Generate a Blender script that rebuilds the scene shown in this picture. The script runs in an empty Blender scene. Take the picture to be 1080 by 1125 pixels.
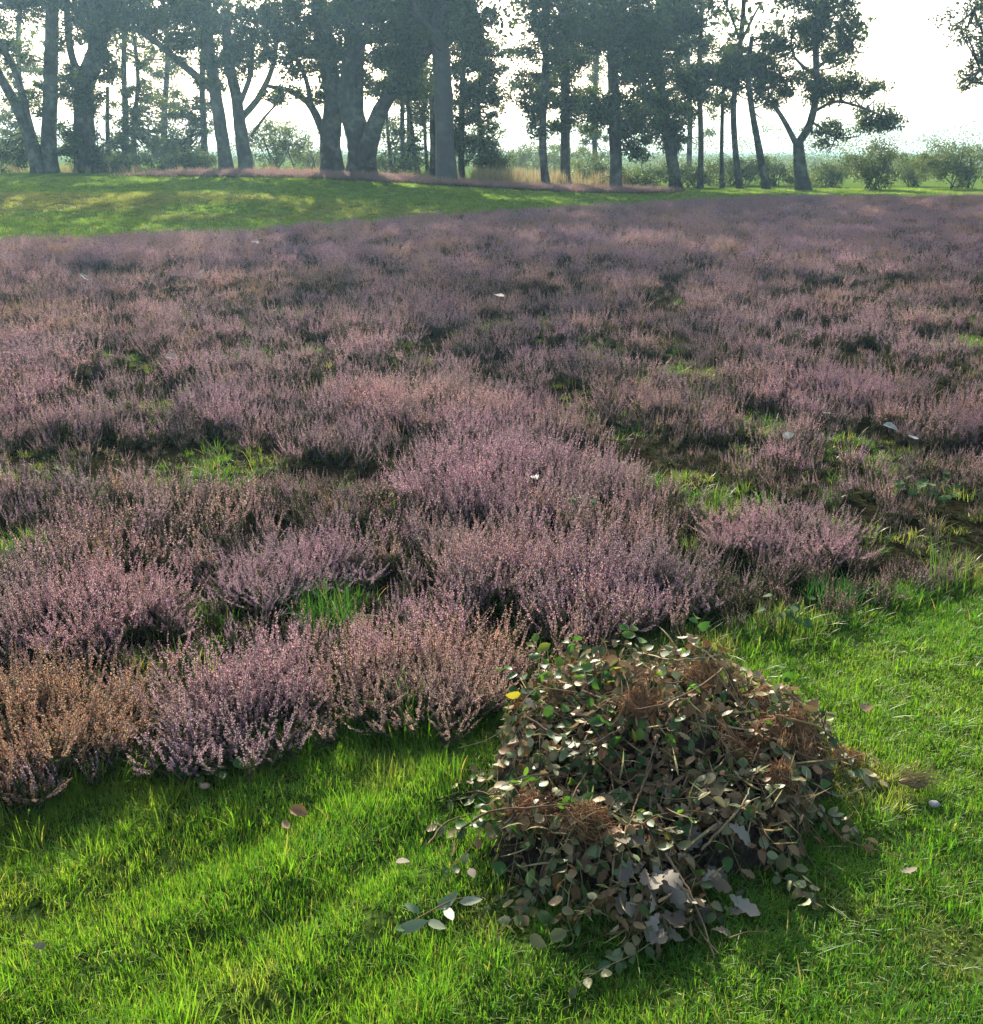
import bpy, math
import numpy as np
R = math.radians
S = bpy.context.scene
COL = S.collection

# ------------------------------------------------------------------ camera, sky, sun, exposure
PITCH, FPX, EYE = R(20.15), 1083.0, 1.6
cam = bpy.data.cameras.new("camera"); cam_o = bpy.data.objects.new("camera", cam); COL.objects.link(cam_o)
cam_o.location = (0, 0, EYE); cam_o.rotation_euler = (math.pi / 2 - PITCH, 0, 0)
cam.sensor_fit = 'HORIZONTAL'; cam.sensor_width = 36; cam.lens = 36 * FPX / 1080
cam.clip_start = 0.05; cam.clip_end = 3000
S.camera = cam_o
SUN_EL, SUN_AZ = R(26), R(-9)
w = bpy.data.worlds.new("World"); S.world = w; w.use_nodes = True
nt = w.node_tree; sky = nt.nodes.new('ShaderNodeTexSky'); sky.sky_type = 'NISHITA'; sky.sun_disc = False
sky.sun_elevation = SUN_EL; sky.sun_rotation = SUN_AZ; sky.air_density = 1.0; sky.dust_density = 3.0; sky.ozone_density = 1.0
nt.links.new(sky.outputs[0], nt.nodes['Background'].inputs[0]); nt.nodes['Background'].inputs[1].default_value = 0.14
sun = bpy.data.lights.new("sun", 'SUN'); sun.energy = 5.0; sun.angle = R(0.5); sun.color = (1.0, 0.9, 0.74)
sun_o = bpy.data.objects.new("sun", sun); COL.objects.link(sun_o)
sun_o.rotation_euler = (math.pi / 2 - SUN_EL, 0, math.pi - SUN_AZ)
sun_o.location = (-10, 60, 40)
S.view_settings.view_transform = 'Standard'; S.view_settings.look = 'None'
S.view_settings.exposure = 1.3; S.view_settings.gamma = 1.0
S.cycles.max_bounces = 6; S.cycles.diffuse_bounces = 2; S.cycles.glossy_bounces = 2; S.cycles.transmission_bounces = 4
S.cycles.transparent_max_bounces = 6; S.cycles.volume_bounces = 0
S.cycles.use_denoising = True
S.cycles.caustics_reflective = False; S.cycles.caustics_refractive = False

# ------------------------------------------------------------------ numeric helpers
rng = np.random.default_rng(7)
def seed(n):
    global rng; rng = np.random.default_rng(n)
def ss(a, b, x): t = np.clip((x - a) / (b - a), 0, 1); return t * t * (3 - 2 * t)
_T = np.random.default_rng(99).random((256, 256))
def vnoise(x, y):
    x = np.asarray(x, float); y = np.asarray(y, float)
    xi = np.floor(x).astype(int); yi = np.floor(y).astype(int); fx = x - xi; fy = y - yi
    fx = fx * fx * (3 - 2 * fx); fy = fy * fy * (3 - 2 * fy)
    g = lambda a, b: _T[a & 255, b & 255]
    return (g(xi, yi) * (1 - fx) + g(xi + 1, yi) * fx) * (1 - fy) + (g(xi, yi + 1) * (1 - fx) + g(xi + 1, yi + 1) * fx) * fy
def fbm(x, y, o=3):
    x = np.asarray(x, float); y = np.asarray(y, float)
    s, a, t = 0, 1, 0
    for k in range(o): s = s + a * vnoise(x * 2 ** k + 17.3 * k, y * 2 ** k + 5.1 * k); t += a; a *= .5
    return s / t

def ray(px, py):
    u = (px - 540) / FPX; v = (562.5 - py) / FPX
    return np.array([u, math.cos(PITCH) + v * math.sin(PITCH), -math.sin(PITCH) + v * math.cos(PITCH)])
def at(px, py, Y):
    d = ray(px, py); return np.array([0, 0, EYE]) + d * (Y / d[1])
def flat(px, py):
    d = ray(px, py); t = -EYE / d[2]; return d[0] * t, d[1] * t

# edge of the near lawn, and far edge of the heather, as ground polylines
NE = np.array([flat(*p) for p in [(-420, 1090), (-180, 975), (0, 896), (120, 860), (250, 831), (330, 815), (400, 806), (480, 800), (570, 788), (700, 715), (850, 700), (930, 690), (1000, 662), (1080, 645), (1300, 600), (1700, 560)]])
def near_edge(x): return np.interp(x, NE[:, 0], NE[:, 1]) + .05 * (fbm(x * 5, x * 0 + 3.3) - .5) * 2
FE = np.array([[-40, 15.5], [-18, 16.5], [-10.5, 17.6], [-7, 19.5], [-3.6, 23], [1.6, 28], [6, 33], [9.5, 36], [18, 36.5], [40, 37]])
def far_edge(x): return np.interp(x, FE[:, 0], FE[:, 1]) + .8 * (fbm(x * .5, x * 0 + 9.1) - .5) * 2

def H(x, y):
    x = np.asarray(x, float); y = np.asarray(y, float)
    wx = 1 - ss(-9, 5, x); wx2 = 1 - ss(-12, 8, x)
    z = .44 * ss(23.5, 29.5, y) * wx + .24 * ss(30, 44, y) * wx2
    lawn = ss(.0, .25, near_edge(x) - y) * (y > -3)
    u = x * .62 + y * -.78
    z = z + lawn * (.020 * np.sin(u * 2 * np.pi / .30 + 3 * fbm(x * 1.6, y * 1.6, 2)) * ss(.9, .2, x) * fbm(x * 2 + 4, y * 2) * 1.05 + .05 * (fbm(x * 1.5, y * 1.5) - .5))
    heath = ss(0, .5, y - near_edge(x)) * ss(44, 36, y)
    z = z + heath * (.10 * (fbm(x * .55 + 31, y * .55 + 8, 3) - .5))
    return z
def gp(px, py):
    z = 0.
    d = ray(px, py)
    for _ in range(30):
        t = (z - EYE) / d[2]; z = .5 * z + .5 * float(H(d[0] * t, d[1] * t))
    return np.array([d[0] * t, d[1] * t, z])

# ------------------------------------------------------------------ mesh helpers
class MB:
    def __init__(s): s.v, s.q, s.m, s.n = [], [], [], 0
    def add(s, V, Q, mi=0):
        V = np.asarray(V, np.float32).reshape(-1, 3); Q = np.asarray(Q, np.int64).reshape(-1, 4)
        s.v.append(V); s.q.append(Q + s.n); s.m.append(np.full(len(Q), mi)); s.n += len(V)
    def arrays(s): return np.concatenate(s.v), np.concatenate(s.q), np.concatenate(s.m)
    def build(s, name, mats, parent=None, smooth=True, link=True, origin=None):
        V, Q, M = s.arrays()
        if origin is not None: V = V - np.asarray(origin, np.float32)
        me = bpy.data.meshes.new(name)
        me.vertices.add(len(V)); me.vertices.foreach_set("co", V.ravel())
        me.loops.add(len(Q) * 4); me.loops.foreach_set("vertex_index", Q.ravel().astype(np.int32))
        me.polygons.add(len(Q)); me.polygons.foreach_set("loop_start", np.arange(0, len(Q) * 4, 4, dtype=np.int32))
        for m in (mats if isinstance(mats, (list, tuple)) else [mats]): me.materials.append(m)
        me.polygons.foreach_set("material_index", M.astype(np.int32))
        me.polygons.foreach_set("use_smooth", np.full(len(Q), smooth))
        me.update(calc_edges=True); me.validate()
        o = bpy.data.objects.new(name, me)
        if link: COL.objects.link(o)
        if parent is not None: o.parent = parent
        if origin is not None and parent is None: o.location = tuple(float(c) for c in origin)
        return o

def tag(o, label=None, cat=None, group=None, kind=None):
    if label: o["label"] = label
    if cat: o["category"] = cat
    if group: o["group"] = group
    if kind: o["kind"] = kind
    return o
def empty(name, loc):
    o = bpy.data.objects.new(name, None); COL.objects.link(o); o.location = tuple(float(c) for c in loc); o.empty_display_size = .2; return o
def unit(v): return v / (np.linalg.norm(v, axis=-1, keepdims=True) + 1e-9)

def tube(mb, P, Rr, n=6, mi=0, rough=0.):
    P = np.asarray(P, float); k = len(P); Rr = np.broadcast_to(np.asarray(Rr, float), (k,))
    T = unit(np.gradient(P, axis=0))
    a = np.array([0, 0, 1.]) if abs(T[0, 2]) < .8 else np.array([1., 0, 0])
    N = unit(a - T * (T @ a)[:, None]); B = np.cross(T, N)
    th = np.arange(n) * 2 * np.pi / n
    rad = Rr[:, None] * (1 + rough * (rng.random((k, n)) - .5))
    V = P[:, None] + rad[..., None] * (np.cos(th)[None, :, None] * N[:, None] + np.sin(th)[None, :, None] * B[:, None])
    i = np.arange(k - 1)[:, None] * n; j = np.arange(n)[None]; j2 = (j + 1) % n
    Q = np.stack([i + j, i + j2, i + n + j2, i + n + j], -1).reshape(-1, 4)
    mb.add(V.reshape(-1, 3), Q, mi)
def curve(P, n):
    """smooth resample of a polyline"""
    P = np.asarray(P, float); k = len(P)
    t = np.linspace(0, k - 1, n); out = []
    for x in t:
        i = min(int(x), k - 2); f = x - i
        p0, p1, p2, p3 = P[max(i - 1, 0)], P[i], P[i + 1], P[min(i + 2, k - 1)]
        out.append(.5 * (2 * p1 + (p2 - p0) * f + (2 * p0 - 5 * p1 + 4 * p2 - p3) * f * f + (3 * p1 - p0 - 3 * p2 + p3) * f ** 3))
    return np.array(out)
def diamonds(mb, C, A, Nn, L, W, mi=0):
    """small pointed leaves: base C, axis A, facing Nn"""
    A = unit(A); B = unit(np.cross(A, Nn)); L = np.reshape(L, (-1, 1)); W = np.reshape(W, (-1, 1))
    up = np.cross(B, A)
    V = np.stack([C, C + A * L * .45 + B * W * .5 + up * W * .12, C + A * L, C + A * L * .45 - B * W * .5 + up * W * .12], 1)
    n = len(C); Q = np.arange(n * 4).reshape(n, 4)
    mb.add(V.reshape(-1, 3), Q, mi)
def rdir(n): return unit(rng.normal(size=(n, 3)))
def leaves(mb, C, A, Nn, L, W, mi=0, curl=.25, shape=None):
    """broad ovate leaves folded along the midrib: a 2 x 4 grid of quads each"""
    A = unit(A); B = unit(np.cross(A, Nn)); U = np.cross(B, A); n = len(C)
    L = np.reshape(L, (-1, 1)); W = np.reshape(W, (-1, 1))
    prof = [(0, .06), (.22, .8), (.5, 1.), (.78, .66), (1., .03)] if shape is None else shape
    c = np.clip(rng.normal(size=(n, 1)) * curl, -.8, .8); fold = .10 + .35 * rng.random((n, 1)); tw = np.clip(rng.normal(size=(n, 1)) * .5 * curl, -.6, .6)
    rows = []
    for t, wd in prof:
        bend = U * (-c * L * (t * t - .3 * t))
        ctr = C + A * L * t + bend
        for s in (-1, 0, 1):
            ww = wd * (1 + .12 * (rng.random((n, 1)) - .5) * (s != 0))
            rows.append(ctr + B * (W * .5 * ww * s) + U * (W * .5 * ww * abs(s) * fold) + U * (W * .5 * wd * s * tw * t))
    m = len(prof); V = np.stack(rows, 1); q = []
    for i in range(m - 1):
        for s in (0, 1): a = i * 3 + s; q.append([a, a + 1, a + 4, a + 3])
    q = np.array(q); Q = (np.arange(n) * m * 3)[:, None, None] + q[None]
    mb.add(V.reshape(-1, 3), Q.reshape(-1, 4), mi)

# ------------------------------------------------------------------ materials
def newmat(name):
    m = bpy.data.materials.new(name); m.use_nodes = True; m.node_tree.nodes.clear(); return m, m.node_tree
def nd(nt, t, **kw):
    n = nt.nodes.new(t)
    for k, v in kw.items(): setattr(n, k, v)
    return n
def ramp(nt, src, stops, interp='LINEAR'):
    r = nd(nt, 'ShaderNodeValToRGB'); r.color_ramp.interpolation = interp
    e = r.color_ramp.elements
    while len(e) < len(stops): e.new(.5)
    for el, (p, c) in zip(e, stops): el.position = p; el.color = (*c, 1)
    nt.links.new(src, r.inputs[0]); return r.outputs[0]
def mix(nt, f, a, b, bt='MIX'):
    n = nd(nt, 'ShaderNodeMix', data_type='RGBA', blend_type=bt)
    for s, v in ((n.inputs[0], f), (n.inputs[6], a), (n.inputs[7], b)):
        if hasattr(v, 'is_output'): nt.links.new(v, s)
        elif isinstance(v, (int, float)): s.default_value = v
        else: s.default_value = (*v, 1)
    return n.outputs[2]
def noise(nt, scale, detail=3, world=True):
    n = nd(nt, 'ShaderNodeTexNoise'); n.inputs['Scale'].default_value = scale; n.inputs['Detail'].default_value = detail
    if world: g = nd(nt, 'ShaderNodeNewGeometry'); nt.links.new(g.outputs['Position'], n.inputs['Vector'])
    else: g = nd(nt, 'ShaderNodeTexCoord'); nt.links.new(g.outputs['Object'], n.inputs['Vector'])
    return n.outputs['Fac']
def island(nt): return nd(nt, 'ShaderNodeNewGeometry').outputs['Random Per Island']
def attr(nt, name, typ='INSTANCER'):
    a = nd(nt, 'ShaderNodeAttribute'); a.attribute_name = name; a.attribute_type = typ; return a.outputs['Fac']
def leafy(nt, colour, trans=.4, rough=.55, tcol=None, spec=.3):
    """thin foliage: diffuse/gloss plus light coming through the blade"""
    b = nd(nt, 'ShaderNodeBsdfPrincipled'); b.inputs['Roughness'].default_value = rough; b.inputs['Specular IOR Level'].default_value = spec
    t = nd(nt, 'ShaderNodeBsdfTranslucent'); ms = nd(nt, 'ShaderNodeMixShader'); ms.inputs[0].default_value = trans
    o = nd(nt, 'ShaderNodeOutputMaterial')
    for c, s in ((colour, b.inputs['Base Color']), (tcol or colour, t.inputs['Color'])):
        if hasattr(c, 'is_output'): nt.links.new(c, s)
        else: s.default_value = (*c, 1)
    nt.links.new(b.outputs[0], ms.inputs[1]); nt.links.new(t.outputs[0], ms.inputs[2]); nt.links.new(ms.outputs[0], o.inputs[0])
def solid(nt, colour, rough=.9, bump=None, bstr=.3, bdist=.02, spec=.2):
    b = nd(nt, 'ShaderNodeBsdfPrincipled'); b.inputs['Roughness'].default_value = rough; b.inputs['Specular IOR Level'].default_value = spec
    o = nd(nt, 'ShaderNodeOutputMaterial')
    if hasattr(colour, 'is_output'): nt.links.new(colour, b.inputs['Base Color'])
    else: b.inputs['Base Color'].default_value = (*colour, 1)
    if bump is not None:
        n = nd(nt, 'ShaderNodeBump'); n.inputs['Strength'].default_value = bstr; n.inputs['Distance'].default_value = bdist
        nt.links.new(bump, n.inputs['Height']); nt.links.new(n.outputs[0], b.inputs['Normal'])
    nt.links.new(b.outputs[0], o.inputs[0])

# flowers: tint 0 lilac .. .5 pink .. 1 rusty brown
def flower_mat(name, typ):
    m, nt = newmat(name)
    t = attr(nt, 'tint', typ)
    c = ramp(nt, t, [(0, (.45, .30, .44)), (.25, (.58, .35, .48)), (.5, (.69, .42, .46)), (.72, (.62, .40, .34)), (1, (.52, .27, .13))])
    pale = ramp(nt, island(nt), [(0, (.42, .40, .32)), (.12, (.50, .38, .44)), (.3, (1, 1, 1)), (1, (1, 1, 1))])
    c2 = mix(nt, ramp(nt, island(nt), [(0, (1.,) * 3), (.16, (.85,) * 3), (.42, (.0,) * 3), (1, (0,) * 3)]), c, (.44, .42, .32))
    c3 = mix(nt, 1.0, c2, ramp(nt, noise(nt, 2.2, 4), [(.3, (.72, .78, .70)), (.7, (1.15, 1.02, 1.02))]), 'MULTIPLY')
    leafy(nt, c3, .45, .7, spec=.1); return m
FLOWER = flower_mat("heather_flower", 'INSTANCER'); FLOWER_OBJ = flower_mat("heather_bush_flower", 'OBJECT')
m, nt = newmat("heather_foliage"); HFOL = m
leafy(nt, ramp(nt, island(nt), [(0, (.028, .045, .016)), (.45, (.050, .080, .022)), (.8, (.10, .125, .042)), (1, (.15, .10, .05))]), .3, .7, spec=.15)
m, nt = newmat("heather_stem"); HSTEM = m
solid(nt, ramp(nt, noise(nt, 60, 2), [(.3, (.10, .065, .045)), (.7, (.24, .19, .15))]), .85)
# grass: tint 0 deep green .. 1 yellow green; dry 0..1
m, nt = newmat("grass_blade"); GRASS = m
c = ramp(nt, attr(nt, 'tint'), [(0, (.030, .095, .014)), (.45, (.085, .215, .020)), (.8, (.150, .280, .026)), (1, (.25, .31, .045))])
c = mix(nt, ramp(nt, island(nt), [(0, (1,) * 3), (.07, (.7,) * 3), (.14, (0,) * 3), (1, (0,) * 3)]), c, (.33, .27, .11))
c = mix(nt, attr(nt, 'dry'), c, (.30, .24, .11))
tc = mix(nt, 1.0, c, (1.5, 1.55, .7), 'MULTIPLY')
leafy(nt, c, .5, .45, tcol=tc, spec=.35)
m, nt = newmat("tuft_blade"); TUFT = m
c = ramp(nt, attr(nt, 'tint', 'OBJECT'), [(0, (.030, .10, .022)), (.5, (.075, .165, .02)), (1, (.15, .15, .045))])
c = mix(nt, ramp(nt, island(nt), [(0, (.8,) * 3), (.12, (0,) * 3), (1, (0,) * 3)]), c, (.25, .20, .08))
leafy(nt, c, .45, .45, tcol=mix(nt, 1.0, c, (1.4, 1.5, .8), 'MULTIPLY'))
m, nt = newmat("dry_grass"); DRY = m
leafy(nt, ramp(nt, island(nt), [(0, (.30, .23, .10)), (.5, (.42, .34, .18)), (.85, (.22, .23, .09)), (1, (.22, .13, .06))]), .45, .6)
# tree foliage: tone 0..1 per tree
m, nt = newmat("tree_leaf"); TLEAF = m
c = ramp(nt, island(nt), [(0, (.018, .040, .016)), (.5, (.028, .058, .019)), (.85, (.048, .080, .023)), (1, (.09, .095, .028))])
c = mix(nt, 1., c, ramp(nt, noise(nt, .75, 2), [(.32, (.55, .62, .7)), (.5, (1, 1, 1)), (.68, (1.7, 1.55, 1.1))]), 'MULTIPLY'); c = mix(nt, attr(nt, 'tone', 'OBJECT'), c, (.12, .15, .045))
leafy(nt, c, .42, .5, tcol=mix(nt, 1.0, c, (1.7, 1.7, .8), 'MULTIPLY'))
m, nt = newmat("bark"); BARK = m
n1 = noise(nt, 5, 6); n2 = noise(nt, 1.4, 3)
c = mix(nt, ramp(nt, n2, [(.45, (0,) * 3), (.62, (1,) * 3)]), ramp(nt, n1, [(.3, (.018, .016, .013)), (.7, (.060, .052, .044))]), ramp(nt, n1, [(.35, (.05, .058, .04)), (.65, (.17, .17, .13))]))
solid(nt, mix(nt, attr(nt, 'pale', 'OBJECT'), c, (.15, .145, .13)), .9, n1, .8, .08)
m, nt = newmat("ground_soil"); GROUND = m
lw = nd(nt, 'ShaderNodeAttribute'); lw.attribute_name = 'lawn'; lf = lw.outputs['Fac']
bd = nd(nt, 'ShaderNodeAttribute'); bd.attribute_name = 'bank'; bf = bd.outputs['Fac']
nA = noise(nt, 9, 5); nB = noise(nt, 1.1, 4)
nC0 = noise(nt, 45, 5); peat = mix(nt, 1., ramp(nt, nA, [(.3, (.012, .010, .006)), (.5, (.022, .020, .010)), (.7, (.022, .034, .011))]), ramp(nt, nC0, [(.35, (.3,) * 3), (.65, (1.1,) * 3)]), 'MULTIPLY')
nC = noise(nt, 70, 5); turf = mix(nt, 1., ramp(nt, nA, [(.3, (.035, .060, .012)), (.6, (.06, .10, .018)), (.8, (.09, .11, .03))]), ramp(nt, nC, [(.35, (.25,) * 3), (.65, (1.2,) * 3)]), 'MULTIPLY')
bank = mix(nt, ramp(nt, nB, [(.35, (0,) * 3), (.7, (1,) * 3)]), (.20, .15, .07), (.12, .14, .035))
far = ramp(nt, nB, [(.3, (.07, .125, .022)), (.7, (.11, .165, .03))])
c = mix(nt, bf, mix(nt, ramp(nt, lf, [(.5, (0,) * 3), (.6, (1,) * 3)]), turf, far), bank)
c = mix(nt, ramp(nt, lf, [(.02, (0,) * 3), (.2, (1,) * 3)]), peat, c)
solid(nt, c, .95, nA, .6, .03, spec=0.)

# ------------------------------------------------------------------ the ground, one sheet to the horizon
def axis(lim, near, n, p):
    t = np.linspace(0, 1, n); return near * t + (lim - near) * t ** p
yy = np.concatenate([-axis(60, 3, 40, 3)[::-1][:-1], axis(900, 14, 420, 4.5)])
xp = axis(700, 9, 240, 4.5); xx = np.concatenate([-xp[::-1][:-1], xp])
GX, GY = np.meshgrid(xx, yy)
mb = MB(); nx, ny = len(xx), len(yy)
i = np.arange(ny - 1)[:, None] * nx; j = np.arange(nx - 1)[None]
mb.add(np.stack([GX, GY, H(GX, GY)], -1).reshape(-1, 3), np.stack([i + j, i + j + 1, i + nx + j + 1, i + nx + j], -1).reshape(-1, 4))
ground = mb.build("ground", GROUND); tag(ground, "grassy ground of lawn, heath soil and low bank", "ground", kind="structure")
def is_near_lawn(x, y): return y < near_edge(x)
def is_far_lawn(x, y): return (y > far_edge(x)) & (y < 39.5 + 6 * ss(5, 12, x)) 
lawn = np.where(is_near_lawn(GX, GY), .35, np.where(GY > far_edge(GX), 1., 0.))
bankw = ss(23.5, 25.5, GY) * ss(30.5, 28.5, GY) * (1 - ss(-7, 2, GX)) * .6 * ss(.25, .55, fbm(GX * .3, GY * .9)) * (GY > far_edge(GX))
for nme, arr in (("lawn", lawn), ("bank", bankw)):
    a = ground.data.attributes.new(nme, 'FLOAT', 'POINT'); a.data.foreach_set("value", arr.ravel().astype(np.float32))

# ------------------------------------------------------------------ scattering: points carry their own turn, size, kind and tint
def scatter(name, P, rot, scl, idx, attrs, protos):
    me = bpy.data.meshes.new(name); n = len(P)
    me.vertices.add(n); me.vertices.foreach_set("co", np.asarray(P, np.float32).ravel())
    def fa(nm, t, key, arr):
        a = me.attributes.new(nm, t, 'POINT'); a.data.foreach_set(key, arr.ravel())
    fa('rot', 'FLOAT_VECTOR', 'vector', np.asarray(rot, np.float32)); fa('scl', 'FLOAT_VECTOR', 'vector', np.asarray(scl, np.float32))
    fa('idx', 'INT', 'value', np.asarray(idx, np.int32))
    for k, v in attrs.items(): fa(k, 'FLOAT', 'value', np.asarray(v, np.float32))
    o = bpy.data.objects.new(name, me); COL.objects.link(o)
    g = bpy.data.node_groups.new(name + "_scatter", 'GeometryNodeTree')
    g.interface.new_socket('Geometry', in_out='INPUT', socket_type='NodeSocketGeometry'); g.interface.new_socket('Geometry', in_out='OUTPUT', socket_type='NodeSocketGeometry')
    N, L = g.nodes, g.links
    gi, go = N.new('NodeGroupInput'), N.new('NodeGroupOutput'); ip = N.new('GeometryNodeInstanceOnPoints'); gti = N.new('GeometryNodeGeometryToInstance')
    for p in reversed(protos):
        oi = N.new('GeometryNodeObjectInfo'); oi.inputs['Object'].default_value = p; L.new(oi.outputs['Geometry'], gti.inputs[0])
    def na(nm, t):
        a = N.new('GeometryNodeInputNamedAttribute'); a.data_type = t; a.inputs['Name'].default_value = nm; return a.outputs['Attribute']
    L.new(gi.outputs[0], ip.inputs['Points']); L.new(gti.outputs[0], ip.inputs['Instance']); ip.inputs['Pick Instance'].default_value = True
    L.new(na('idx', 'INT'), ip.inputs['Instance Index'])
    e2r = N.new('FunctionNodeEulerToRotation'); L.new(na('rot', 'FLOAT_VECTOR'), e2r.inputs[0]); L.new(e2r.outputs[0], ip.inputs['Rotation'])
    L.new(na('scl', 'FLOAT_VECTOR'), ip.inputs['Scale']); L.new(ip.outputs[0], go.inputs[0])
    md = o.modifiers.new("scatter", 'NODES'); md.node_group = g
    return o
def pts(x0, x1, y0, y1, dens, ok):
    n = rng.poisson((x1 - x0) * (y1 - y0) * dens); x = rng.uniform(x0, x1, n); y = rng.uniform(y0, y1, n)
    k = ok(x, y); return x[k], y[k]
def inview(x, y, m=1.0): return np.abs(x) < .56 * y + m

# ---- heather sprigs
def sprig(n_stems, hgt, spread, florets, fsz, branches=3, leafy_n=40):
    mb = MB()
    C_, A_, N_, L_, W_ = [], [], [], [], []
    fC, fA, fN, fL, fW = [], [], [], [], []
    def spike(p0, d, ln, k):
        nseg = 5; P = [p0]; dd = d.copy()
        for s in range(nseg): dd = unit(dd + rng.normal(size=3) * .09 + np.array([0, 0, .10])); P.append(P[-1] + dd * ln / nseg)
        P = np.array(P); tube(mb, P, np.linspace(.0013, .0006, len(P)), 3, 2)
        t = np.sort(rng.random(k)) * (len(P) - 1.001); i = t.astype(int); f = (t - i)[:, None]
        c = P[i] * (1 - f) + P[i + 1] * f; ax = unit(P[i + 1] - P[i])
        out = rng.normal(size=(k, 3)); out = unit(out - ax * (out * ax).sum(1, keepdims=True))
        tip = 1 - .55 * (t / (len(P) - 1)) ** 2
        C_.append(c); A_.append(unit(out * .9 + ax * .55 - np.array([0, 0, .15]))); N_.append(unit(ax + rng.normal(size=(k, 3)) * .6)); L_.append(fsz * tip * rng.uniform(.8, 1.3, k)); W_.append(fsz * .8 * tip * rng.uniform(.8, 1.2, k))
    for s in range(n_stems):
        a = rng.random() * 2 * np.pi; r = spread * math.sqrt(rng.random())
        p = np.array([math.cos(a) * r, math.sin(a) * r, 0]); h = hgt * rng.uniform(.75, 1.15)
        lean = np.array([math.cos(a), math.sin(a), 0]) * rng.uniform(.1, .45) + np.array([0, 0, 1.])
        d = unit(lean); P = [p - np.array([0, 0, .03])]; nb = 6
        for q in range(nb): d = unit(d + rng.normal(size=3) * .08 + np.array([0, 0, .05])); P.append(P[-1] + d * h * .6 / nb)
        P = np.array(P); tube(mb, P, np.linspace(.0028, .0014, len(P)), 4, 2)
        k = leafy_n; t = rng.uniform(1.2, nb - .001, k); i = t.astype(int); f = (t - i)[:, None]
        c = P[i] * (1 - f) + P[i + 1] * f; ax = unit(P[i + 1] - P[i]); out = rdir(k)
        fC.append(c); fA.append(unit(out + ax * .7)); fN.append(rdir(k)); fL.append(rng.uniform(.008, .020, k)); fW.append(rng.uniform(.0022, .004, k))
        spike(P[-1], d, h * rng.uniform(.46, .68), int(florets * 1.3))
        for b in range(branches):
            q = rng.integers(2, nb); aa = rng.random() * 2 * np.pi
            dd = unit(np.array([math.cos(aa) * .6, math.sin(aa) * .6, 1.])); ln = h * rng.uniform(.12, .22)
            e = P[q] + dd * ln; tube(mb, [P[q], (P[q] + e) / 2 + rng.normal(size=3) * .004, e], [.0013, .0012, .001], 3, 2)
            kk = leafy_n // 3; tt = rng.random((kk, 1)); fC.append(P[q] * (1 - tt) + e * tt); fA.append(unit(rdir(kk) + dd * .7)); fN.append(rdir(kk)); fL.append(rng.uniform(.007, .016, kk)); fW.append(rng.uniform(.002, .0035, kk))
            spike(e, dd, h * rng.uniform(.2, .36), int(florets * .7))
    cat = np.concatenate
    diamonds(mb, cat(C_), cat(A_), cat(N_), cat(L_), cat(W_), 0)
    diamonds(mb, cat(fC), cat(fA), cat(fN), cat(fL), cat(fW), 1)
    return mb
HM = [FLOWER, HFOL, HSTEM]
seed(11)
SPRIG_MB = [sprig(6, .24, .036, 40, .0068, 2, 90) for _ in range(7)]
SPARSE_MB = [sprig(6, .20, .045, 14, .0055, 3, 110) for _ in range(3)]      # greener, few flowers
FAR_MB = [sprig(9, .27, .085, 26, .0115, 2, 60) for _ in range(5)]
protos = [b.build("heather_sprig", HM, link=False) for b in SPRIG_MB + SPARSE_MB + FAR_MB]

# open patches in the heather: (px, py, half width px, half height px, strength)
GAPS = [(232, 530, 80, 26, .9), (360, 672, 55, 22, 1), (225, 680, 60, 26, .9), (800, 555, 50, 22, .8), (985, 560, 120, 60, .14), (1010, 610, 110, 30, .15), (835, 470, 40, 14, .8), (868, 675, 45, 18, .7),
        (960, 500, 60, 25, .6), (950, 645, 40, 10, .5), (1060, 622, 40, 10, .5), (165, 720, 45, 28, .8), (760, 415, 40, 14, .5), (20, 610, 40, 30, .8), (560, 700, 40, 25, .4), 
        (350, 345, 70, 8, .4), (560, 330, 60, 7, .4), (740, 380, 50, 10, .5), (1060, 380, 50, 12, .5), (130, 400, 70, 10, .4)]
GW = []
for px, py, a, b, s in GAPS:
    c0 = flat(px, py); GW.append((c0[0], c0[1], abs(flat(px + a, py)[0] - c0[0]), (flat(px, py - b)[1] - flat(px, py + b)[1]) / 2, s))
def gap(x, y):
    g = np.zeros_like(x)
    for cx, cy, a, b, s in GW:
        r = np.sqrt(((x - cx) / a) ** 2 + ((y - cy) / b) ** 2) + .5 * (fbm(x * 3, y * 3, 2) - .5)
        g = np.maximum(g, s * (1 - ss(.7, 1.2, r)))
    return g
# bushes that stand out one by one: px, py of the foot, half width m, height factor, tint, sprigs, label
BUSH = [(38, 836, .24, 1.08, .93, 60, "rusty brown heather bush at the left edge beside the lawn"),
        (258, 808, .18, .95, .36, 46, "pink heather bush in full bloom at the lawn edge, right of the rusty one"),
        (330, 640, .26, .78, .20, 50, "spreading lilac heather bush behind the bright green tuft"),
        (105, 690, .28, 1.0, .40, 60, "pale pink sunlit heather bush behind the rusty brown bush"),
        (470, 772, .25, .9, .72, 58, "sprawling russet heather bush at the lawn edge left of the brush pile"),
        (545, 640, .26, 1.05, .50, 55, "tall pinkish heather bush with long spikes in the middle of the heath"),
        (560, 545, .48, 1.2, .22, 100, "broad purple heather mound, the biggest in the middle of the heath"),
        (690, 665, .24, .85, .18, 46, "dark lilac heather bush just behind the brush pile"),
        (850, 600, .28, .75, .32, 46, "low lilac heather bush between two mossy patches at right"),
        (930, 440, .42, .95, .16, 70, "bright purple heather bush on the right of the heath"),
        (480, 455, .55, 1.15, .52, 90, "sunlit pale pink heather mound behind the broad purple mound")]
BW = [(*gp(px, py)[:2], r) for px, py, r, *_ in BUSH]
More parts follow.
